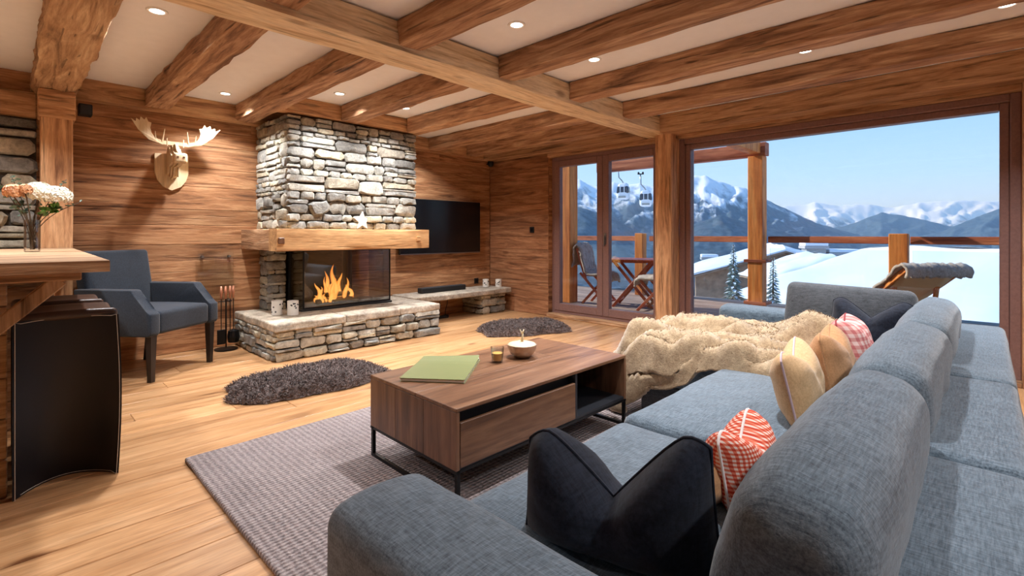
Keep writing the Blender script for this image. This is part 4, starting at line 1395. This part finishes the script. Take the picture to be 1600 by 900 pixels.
pillow('small beige cushion lying low in front of the gingham cushion', .28, .12, .045, .02, M['tan'], (-.52, 1.14, .425), math.radians(70), math.radians(-8), seed=7)

# ================================================================== FUR THROW
def throw_pt(u, v):
    sx = -.42 + 1.52 * u + .05 * math.sin(v * 5)              # along the chaise, negative hangs over its end
    lo = -.12 - .26 * max(0.0, min(1.0, (.50 - u) / .22))
    sy = lo + (.87 - lo) * v + .06 * math.sin(u * 9 + 1) + .04 * math.sin(u * 23)   # across, negative hangs over its side
    hang = max(0.0, -sx)
    x = -1.56 + max(sx, 0) - .05 * min(1, hang * 4) - .04 * math.sin(v * 9) * min(1, hang * 5)
    z = .445 - hang * .93
    hy = max(0.0, -sy)
    y = 2.60 + max(sy, 0) - .03 * min(1, hy * 8)
    z -= hy * .95
    top = 1.0 if hang < .02 else max(.25, 1 - hang * 3)
    f = 0.0
    for (a, c, amp, wd, ph) in ((.30, .10, .085, .05, 0), (.52, -.13, .08, .055, 1.2), (.72, .10, .09, .06, 2.2), (.14, -.06, .06, .05, 3.1), (.86, .04, .06, .05, .6)):
        yc = a + c * math.sin(u * 4.4 + ph) + .04 * math.sin(u * 11 + ph * 3)
        f += amp * (.55 + .45 * math.sin(u * 5.5 + ph * 2)) * math.exp(-((v - yc) / wd) ** 2)
    f += .09 * max(0, 1 - 1.6 * abs(nz(u * 2.4 + v, v * 6.5 - u * 1.5, 3))) ** 3 + .02 * max(0, 1 - 2 * abs(nz(u * 7, v * 9, 5))) ** 2 + .018 * nz(u * 14, v * 14, 7) - .03
    z += max(0, f) * top
    x -= max(0, f) * .7 * (1 - top)
    z += .0035 * noise.turbulence(Vector((u * 130, v * 90, 0)), 2, False)
    x += .035 * nz(u * 5, v * 7, 11)
    y += .045 * nz(u * 6, v * 5, 17) * min(1, max(0, 1 - hy * 2))
    return Vector((x, y, max(z, .05)))
b = B(); b.grid(throw_pt, 150, 110)
th = mk('fur_throw', b, M['throw'], None, True)
sm = th.modifiers.new('thickness', 'SOLIDIFY'); sm.thickness = .022; sm.offset = 1.0
wool(th, throw_pt, 26000, .016, .0016, M['throw'], 5).location = (0, 0, .02)
tag(th, 'rumpled beige faux fur throw draped over the sofa chaise', 'blanket')

# ================================================================== DECK
b = B(); b.box((-9.0, 5.34, -.16), (3.0, 8.75, -.05))
dk = struct(mk('floor_deck', b, M['mortar']), 'timber deck outside the glazed door')
rng = random.Random(17)
y = 5.35
while y < 8.7:
    for x0, x1 in ((-9.0, -4.9), (-4.897, -2.0), (-1.997, 3.0)):
        b = B(); b.box((x0, y, -.05), (x1, y + .136, -.02 + rng.uniform(0, .002)), .004); mk('deck_board', b, M['decking'], dk)
    y += .142
def rail_y(x):
    return 8.30 - (x + 3.4) * .13
def deck_post(x, y, z1, w, label, mat=None):
    b = B(); b.box((x - w / 2, y - w / 2, -.02), (x + w / 2, y + w / 2, z1), .008)
    tag(mk('deck_post', b, M['deckpost']), label, 'post')
deck_post(-5.02, 6.55, 2.7, .22, 'tall orange timber deck post beside the folding chairs')
deck_post(-2.52, 8.02, 2.30, .21, 'tall orange timber deck post carrying the roof beam before the window')
deck_post(-.78, 7.78, 1.115, .19, 'short square railing post behind the sun lounger')
deck_post(-4.64, 8.26, 1.13, .16, 'short square railing post behind the folding table')
rl = thing('deck_railing', 'reddish timber handrail with glass panels along the deck edge', 'railing', (-3, 8.2, 0))
for xa, xb in ((-9.0, -4.73), (-4.55, -2.64), (-2.40, -.88), (-.68, 3.0)):
    b = B(); b.bar((xa + 3, rail_y(xa) - 8.2, 1.03), (xb + 3, rail_y(xb) - 8.2, 1.03), .06, .095, .006); mk('handrail', b, M['deckrail'], rl)
    b = B(); b.bar((xa + 3.02, rail_y(xa) - 8.2, .47), (xb + 2.98, rail_y(xb) - 8.2, .47), .012, .86, 0); mk('glass_panel', b, M['balglass'], rl)
for z in (.70, .06):
    b = B(); b.box((.32, -.30, z - .02), (.64, -.02, z + .025), .004); mk('clamp', b, M['deckrail'], rl)
b = B(); rough_beam(b, (-5.4, 8.02, 2.40), (-2.38, 8.02, 2.40), .18, .2, 71, .004); tag(mk('roof_beam', b, M['deckrail'], smooth=True, angle=40), 'orange timber roof beam resting on the tall deck post', 'beam')
b = B(); rough_beam(b, (-2.52, 5.5, 2.42), (-2.52, 7.9, 2.42), .16, .18, 72, .004); tag(mk('roof_beam', b, M['deckpost'], smooth=True, angle=40), 'short orange beam from the house to the deck post', 'beam')

def folding_chair(loc, rz, label, skin_label, sd):
    o = thing('folding_chair', label, 'chair', loc, rz, 'folding chairs on the deck')
    for s in (1, -1):
        b = B(); b.bar((.24, s * .2, 0), (-.20, s * .2, .46), .022, .04, .003); b.bar((-.20, s * .2, .46), (-.24, s * .2, .5), .022, .04, .003); mk('front_leg', b, M['redwood'], o)
        b = B(); b.bar((-.22, s * .175, 0), (.20, s * .175, .45), .022, .04, .003); mk('rear_leg', b, M['redwood'], o)
        b = B(); b.bar((-.14, s * .2, .40), (-.30, s * .2, .90), .022, .04, .003); mk('back_post', b, M['redwood'], o)
    for k in range(6):
        b = B(); b.box((-.17 + k * .066, -.19, .45), (-.115 + k * .066, .19, .466), .003); mk('seat_slat', b, M['redwood'], o)
    for k in range(4):
        z = .56 + k * .085; x = -.19 - (z - .56) * .32
        b = B(); b.box((x - .008, -.19, z), (x + .008, .19, z + .05), .003); mk('back_slat', b, M['redwood'], o)
    b = B(); b.bar((.20, -.2, .05), (.20, .2, .05), .02, .03, .003); mk('stretcher', b, M['redwood'], o)
    b = B()                                                   # sheepskin over back and seat
    prof = [(-.36, .62), (-.345, .78), (-.335, .93), (-.30, .965), (-.255, .93), (-.21, .74), (-.165, .56), (-.10, .50), (.05, .495), (.20, .49), (.245, .45), (.255, .38)]
    def fn(u, v):
        f = u * (len(prof) - 1); i = min(int(f), len(prof) - 2); t = f - i
        x = prof[i][0] * (1 - t) + prof[i + 1][0] * t; z = prof[i][1] * (1 - t) + prof[i + 1][1] * t
        wdt = .225 + .02 * nz(u * 6 + sd)
        q = Vector((u * 16, v * 9, sd)); d = .018 * noise.turbulence(q * 2, 2, False)
        return Vector((x + d, (v - .5) * 2 * wdt, z + d - .04 * abs(2 * v - 1) ** 6))
    b.grid(fn, 60, 34)
    q = mk('sheepskin_cover', b, M['fox'], None, True); q.location = loc; q.rotation_euler = (0, 0, rz)
    m = q.modifiers.new('thickness', 'SOLIDIFY'); m.thickness = .03; m.offset = 1
    tag(q, skin_label, 'sheepskin')
DZ = -.018
folding_chair((-4.55, 6.75, DZ), math.radians(10), 'red brown folding chair beside the tall deck post', 'grey brown sheepskin over the folding chair beside the tall deck post', 1)
folding_chair((-3.48, 6.70, DZ), math.radians(186), 'red brown folding chair half hidden by the indoor timber post', 'grey brown sheepskin over the folding chair near the indoor timber post', 2)
ftb = thing('folding_table', 'red brown slatted folding table on the snowy deck', 'table', (-3.98, 6.9, DZ), math.radians(20))
for k in range(8):
    b = B(); b.box((-.37 + k * .094, -.33, .72), (-.285 + k * .094, .33, .742), .003); mk('top_slat', b, M['redwood'], ftb)
b = B(); b.box((-.37, -.29, .69), (.375, -.26, .72)); b.box((-.37, .26, .69), (.375, .29, .72)); mk('apron', b, M['redwood'], ftb)
for s in (1, -1):
    b = B(); b.bar((-.30, s * .24, 0), (.28, s * .24, .70), .026, .045, .003); mk('leg', b, M['redwood'], ftb)
    b = B(); b.bar((.30, s * .21, 0), (-.28, s * .21, .70), .026, .045, .003); mk('leg', b, M['redwood'], ftb)
b = B(); b.bar((-.22, -.24, .1), (-.22, .24, .1), .025, .03, .003); mk('stretcher', b, M['redwood'], ftb)

lg = thing('sun_lounger', 'orange wooden sun lounger with beige sling back on the deck', 'sun lounger', (-.47, 6.79, DZ), YAW)
cloth = plain('beige_sling', (222, 186, 136), .8, bump=.1, bscale=200, vary=.05)
for s in (1, -1):
    b = B(); b.bar((s * .29, .55, .28), (s * .29, -.12, .755), .03, .055, .004); mk('back_rail', b, M['deckpost'], lg)
    b = B(); b.bar((s * .26, -.45, .0), (s * .26, .75, .34), .03, .05, .004); mk('leg', b, M['deckpost'], lg)
    b = B(); b.bar((s * .23, .2, .0), (s * .23, .1, .60), .03, .045, .004); mk('prop', b, M['deckpost'], lg)
b = B(); b.bar((-.30, -.10, .745), (.30, -.10, .745), .03, .05, .004); mk('head_rail', b, M['deckpost'], lg)
b = B(); b.grid(lambda u, v: Vector((-.275 + .55 * u, .55 - .66 * v, .29 + .455 * v - .05 * math.sin(PI * v))), 6, 14)
sl = mk('sling', b, cloth, lg, True); m = sl.modifiers.new('thickness', 'SOLIDIFY'); m.thickness = .006
b = B()
def lsk(u, v):
    s = -.12 + .62 * v
    if s < 0:
        p = Vector((0, -.14 - .02, .785 + s * .9))
    else:
        p = Vector((0, -.12 + s * .8, .80 - s * .62))
    d = .02 * noise.turbulence(Vector((u * 20, v * 12, 4)), 2, False)
    return p + Vector((-.34 + .68 * u + .03 * nz(v * 5, u), -d * .3, d))
b.grid(lsk, 50, 30)
q = mk('sheepskin_cover', b, M['fox'], None, True); q.location = lg.location; q.rotation_euler = lg.rotation_euler
m = q.modifiers.new('thickness', 'SOLIDIFY'); m.thickness = .03; m.offset = 1
tag(q, 'grey brown sheepskin thrown over the head of the sun lounger', 'sheepskin')

# ================================================================== CHALET ROOFS, TREES, GONDOLAS
def chalet(label, c, yaw, wid, lng, ridge, eave, base, wall_mat, snow=.35, extra=None):
    """gabled house; local x across the gable, y along the ridge"""
    o = thing('chalet', label, 'house', (c.x, c.y, base), yaw)
    h0, h1 = eave - base, ridge - base
    b = B(); b.prism([(-wid / 2 * .86, 0), (wid / 2 * .86, 0), (wid / 2 * .86, h0 + .1), (0, h1 - .15), (-wid / 2 * .86, h0 + .1)], lambda u, v, d: Vector((u, d, v)), .5, lng - .5); wl_ = mk('wall', b, wall_mat, o)
    for s in (1, -1):
        b = B(); b.prism([(0, h1 - .12), (s * wid / 2, h0 - .12), (s * wid / 2, h0 - .02), (0, h1 - .0)], lambda u, v, d: Vector((u, d, v)), 0, lng); mk('roof', b, M['hutwall'], o)
        b = B()
        def fn(u, v):
            x = s * wid / 2 * 1.02 * u
            z = h1 + (h0 - h1) * u + snow * (1 - .9 * u ** 8) * (1 - .8 * (2 * v - 1) ** 10) + .10 * nz(u * 3, v * 5, s)
            return Vector((x, v * lng, z))
        b.grid(fn, 20, 24); b.prism([(0, h1), (s * wid / 2 * 1.02, h0), (s * wid / 2 * 1.02, h0 + snow * .2), (0, h1 + snow * .3)], lambda u, v, d: Vector((u, d, v)), 0, lng)
        mk('snow_cover', b, M['snow'], o, True, 60)
    for wx in (-wid * .18, wid * .14):
        b = B(); b.box((wx - .35, .46, h0 * .45), (wx + .35, .5, h0 * .45 + .9)); mk('window', b, M['gondglass'], o)
    return o
chalet('snow roofed chalet with brown gable wall beyond the deck post', at(1228, 400, 30), math.radians(24), 12.0, 9, at(1232, 392, 30).z, at(1090, 440, 30).z, -8.0, M['hutwall'])
chalet('large snow covered roof filling the view beyond the sun lounger', at(1800, 420, 13), math.radians(60), 12.6, 8.4, .26, -1.29, -7.0, M['hutwall'], .38)
chalet('low snowy roof between the chalet gable and the large roof', at(1310, 430, 23), math.radians(40), 6.0, 4, at(1310, 409, 23).z, at(1225, 440, 23).z, -8.0, M['hutwall'])
def chimney(label, px, py0, py1, t, w):
    p = at(px, py1, t); top = at(px, py0, t).z
    o = thing('chimney', label, 'chimney', (p.x, p.y, -14.0), .5)
    h = top + 14.0
    b = B(); b.box((-w / 2, -w / 2, 0), (w / 2, w / 2, h - .5), .02); mk('stack', b, M['chim'], o)
    b = B(); b.box((-w * .62, -w * .62, h - .5), (w * .62, w * .62, h - .25), .01); mk('cap', b, M['chim'], o)
    b = B(); b.softbox((0, 0, h - .10), (w * .6, w * .6, .15), .08, 3); mk('snow_cap', b, M['snow'], o, True)
chimney('tall pale roof chimney behind the chalet ridge', 1271, 380, 406, 46, 1.6)
chimney('wide pale roof chimney with snow cap between the roofs', 1313, 390, 416, 46, 2.2)
chimney('small grey roof chimney near the ridge of the large roof', 1357, 391, 416, 48, 1.6)
chimney('small snow capped chimney beside the wide pale one', 1335, 396, 417, 52, 1.6)
chimney('slim roof stack behind the snowy conifer beside the window jamb', 1108, 398, 422, 50, 1.3)
NEEDLE = plain('snowy_conifer_needle', (120, 134, 128), .9, vary=.4, bscale=6)
def conifer(label, base, H, R, seed):
    o = thing('conifer', label, 'tree', base)
    b = B(); b.tube([(0, 0, 0), (0, 0, H)], [H * .02, .01], 8); mk('trunk', b, M['twig'], o)
    bn, bs = B(), B()
    r = random.Random(seed)
    for k in range(260):
        s = (k + .5) / 260
        z = H * (.12 + .87 * s); L = R * (1 - s) ** .85 * r.uniform(.65, 1.1) + .05
        a = k * 2.4 + r.uniform(-.3, .3)
        d = Vector((math.cos(a), math.sin(a), -.32)); w = Vector((-math.sin(a), math.cos(a), 0)) * L * .24
        p = Vector((0, 0, z))
        bn.face(bn.pts([p, p + d * L * .55 + w, p + d * L, p + d * L * .55 - w]))
        bn.face(bn.pts([p, p + d * L * .5 + Vector((0, 0, -L * .2)), p + d * L, p + d * L * .5 + Vector((0, 0, L * .05))]))
        if r.random() < .75:
            u = Vector((0, 0, .05 + L * .03))
            bs.face(bs.pts([p + d * L * .25 + u, p + d * L * .6 + w * .75 + u, p + d * L * .97 + u * .7, p + d * L * .6 - w * .75 + u]))
    mk('foliage', bn, NEEDLE, o)['kind'] = 'stuff'
    mk('snow_load', bs, M['snow'], o)['kind'] = 'stuff'
q = at(1146, 500, 16.0); conifer('slim snow dusted conifer beside the chalet, seen next to the window jamb', (q.x, q.y, -4.2), 4.2 + at(1146, 382, 16).z, .80, 1)
q = at(1208, 520, 13.2); conifer('snow dusted conifer just past the tall deck post', (q.x, q.y, -4.2), 4.2 + at(1208, 402, 13.2).z, .70, 2)

def gondola(label, px, py, t, rz):
    p = at(px, py, t)
    o = thing('gondola', label, 'cable car', p, rz)
    k = t / F                                         # one pixel in metres at that distance
    W = 9.5 * k; Hh = 13 * k
    b = B(); b.softbox((0, 0, 0), (W, W * .8, Hh), W * .55, 6, lambda q: Vector((q.x * (1 - .22 * max(0, q.z / Hh)), q.y * (1 - .22 * max(0, q.z / Hh)), q.z))); mk('cabin', b, M['gond'], o, True)
    b = B(); b.softbox((0, 0, Hh * .16), (W * 1.01, W * .82, Hh * .46), W * .3, 5, lambda q: Vector((q.x * (1 - .14 * (q.z / Hh + .3)), q.y * (1 - .14 * (q.z / Hh + .3)), q.z))); mk('window_band', b, M['gondglass'], o, True)
    for s in (1, -1):
        b = B(); b.box((s * W * .33 - W * .05, -W * .85, -Hh * .3), (s * W * .33 + W * .05, W * .85, Hh * .62)); mk('door_pillar', b, M['gond'], o)
    b = B(); b.tube([(0, 0, Hh), (-W * .3, 0, Hh * 1.35), (-W * .75, 0, Hh * 1.7), (-W * .85, 0, Hh * 2.9)], W * .09, 8); mk('hanger', b, M['steel'], o, True)
    b = B(); b.bar((-W * 1.3, 0, Hh * 2.95), (-W * .3, 0, Hh * 2.95), W * .16, W * .16); b.cyl((-W * 1.15, -W * .15, Hh * 3.08), (-W * 1.15, W * .15, Hh * 3.08), W * .16, None, 10); b.cyl((-W * .45, -W * .15, Hh * 3.08), (-W * .45, W * .15, Hh * 3.08), W * .16, None, 10); mk('cable_grip', b, M['blackmetal'], o)
    b = B(); b.bar((-W * .6, -W * .9, -Hh * .72), (W * .6, -W * .9, -Hh * .72), W * .12, W * .3); mk('ski_rack', b, M['steel'], o)
gondola('grey cable car cabin with bent hanger, higher of the two', 974, 299, 110, .3)
gondola('grey cable car cabin, lower of the two and nearer the timber post', 1009, 310, 100, .5)

# ================================================================== VALLEY AND MOUNTAINS
def mountmat(name, snowline, span):
    t = NT(name)
    g = t.n('NewGeometry')
    sp_ = t.n('SeparateXYZ'); t.l(g.outputs['Position'], sp_.inputs[0])
    sn = t.n('SeparateXYZ'); t.l(g.outputs['Normal'], sn.inputs[0])
    f = t.noise(g.outputs['Position'], .012, 8, .65)
    f2 = t.noise(g.outputs['Position'], .05, 6, .7)
    h = t.math('DIVIDE', t.math('SUBTRACT', sp_.outputs['Z'], snowline), span)
    s = t.math('ADD', t.math('ADD', h, t.math('MULTIPLY', t.math('SUBTRACT', f, .5), 2.2)), t.math('MULTIPLY', t.math('SUBTRACT', sn.outputs['Z'], .75), 1.2))
    hazy_forest = t.ramp(f2, [(.35, lin((40, 58, 70))), (.65, lin((88, 106, 118)))])  # blue in the forest tone stands in for distance haze
    col = t.mix('MIX', t.ramp(s, [(.0, K0), (.5, W1)]), hazy_forest, lin((240, 244, 250)))
    t.l(col, t.bsdf.inputs['Base Color'])
    t.bsdf.inputs['Roughness'].default_value = .9
    t.bsdf.inputs['Specular IOR Level'].default_value = .1
    return t.m
def mountain(label, prof, D, depth, mat, seed, base=-90.0, rough=.16, n=150, m=46):
    """a range whose crest passes through the given bearings; it falls towards and away from the valley"""
    b = B()
    px0, px1 = prof[0][0], prof[-1][0]
    def crest(px):
        for (a, ya), (c, yc) in zip(prof, prof[1:]):
            if a <= px <= c:
                return ya + (yc - ya) * (px - a) / (c - a)
        return prof[-1][1]
    def fn(u, v):
        px = px0 + (px1 - px0) * u
        s = (v - .25) / .75                           # 0 at the crest, 1 at the foot, negative behind
        t = D - depth * s
        p = at(px, 0, t)
        zc = at(px, crest(px), D).z
        q = Vector((px * .012, s * 2.2, seed))
        rid = 1 - abs(noise.noise(q * 2.1)) * 1.6
        prof_ = max(0.0, 1 - abs(s)) ** (1.15 if s > 0 else .7)
        z = base + (zc - base) * prof_ * (1 - rough * 2.2 * min(1, abs(s) * 4) * (1 - rid) * .8)
        z += (zc - base) * rough * .35 * noise.fractal(q * 6, 1.0, 2.0, 4) * (1 - abs(s) * .7) * (.35 + min(1, abs(s) * 3))
        return Vector((p.x, p.y, z))
    b.grid(fn, n, m)
    return tag(mk('mountain', b, mat, None, True), label, 'mountain')
MF = mountmat('far_snow_rock', 60, 160)
MN = mountmat('near_snow_forest', 90, 190)
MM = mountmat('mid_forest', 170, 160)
mountain('distant range of bright snowy peaks across the horizon', [(1150, 335), (1200, 322), (1259, 319), (1272, 315), (1313, 321), (1359, 318), (1395, 324), (1430, 317), (1464, 313), (1518, 312), (1568, 314), (1620, 318), (1700, 322), (1800, 330)], 4200, 1500, MF, 3.0, rough=.2)
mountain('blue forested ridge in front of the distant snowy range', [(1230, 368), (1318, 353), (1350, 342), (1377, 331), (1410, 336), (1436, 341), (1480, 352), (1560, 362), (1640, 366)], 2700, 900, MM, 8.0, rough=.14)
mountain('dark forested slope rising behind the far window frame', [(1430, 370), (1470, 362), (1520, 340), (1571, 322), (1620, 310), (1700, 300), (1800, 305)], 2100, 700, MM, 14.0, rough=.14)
mountain('high snowy massif falling away beyond the tall deck post', [(760, 330), (820, 305), (870, 292), (890, 284), (905, 280), (918, 288), (936, 292), (957, 284), (975, 290), (1000, 286), (1020, 292), (1060, 284), (1085, 274), (1100, 275), (1131, 286), (1165, 294), (1199, 313), (1236, 330), (1277, 349), (1345, 368), (1400, 372)], 1900, 1000, MN, 21.0, rough=.17, n=220, m=56)
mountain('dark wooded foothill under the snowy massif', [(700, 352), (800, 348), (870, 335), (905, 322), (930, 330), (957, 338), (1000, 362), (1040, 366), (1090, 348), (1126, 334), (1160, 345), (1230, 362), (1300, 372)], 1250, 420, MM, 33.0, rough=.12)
b = B()
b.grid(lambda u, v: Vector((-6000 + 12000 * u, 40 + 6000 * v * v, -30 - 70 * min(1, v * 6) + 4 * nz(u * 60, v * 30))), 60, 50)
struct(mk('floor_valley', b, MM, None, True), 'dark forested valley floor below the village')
b = B(); b.grid(lambda u, v: Vector((-90 + 180 * u, 8.9 + 110 * v, -7.5 - 16 * v + 1.2 * nz(u * 8, v * 8))), 40, 40)
struct(mk('floor_snowfield', b, M['snow'], None, True), 'snowy village slope below the deck')

for o_, l_ in ((fp, (-4.9, 2.5, 0)), (bar, (-3.7, -.3, 0)), (sb, (-5.15, 4.3, 0)), (gs, (XW + .03, 1.52, .42))):
    rebase(o_, l_)
# cold haze lying over the valley
hz = bpy.data.materials.new('valley_haze'); hz.use_nodes = True
hn = hz.node_tree; hn.nodes.clear()
ho = hn.nodes.new('ShaderNodeOutputMaterial'); hv = hn.nodes.new('ShaderNodeVolumeScatter')
hv.inputs['Color'].default_value = (.45, .70, 1.0, 1); hv.inputs['Density'].default_value = .00022; hv.inputs['Anisotropy'].default_value = .2
hn.links.new(hv.outputs[0], ho.inputs['Volume'])
b = B(); b.box((-7000, 200, -200), (7000, 7000, 240))
ob = mk('haze', b, hz); ob['kind'] = 'stuff'; ob['label'] = 'thin blue haze over the valley'; ob['category'] = 'haze'
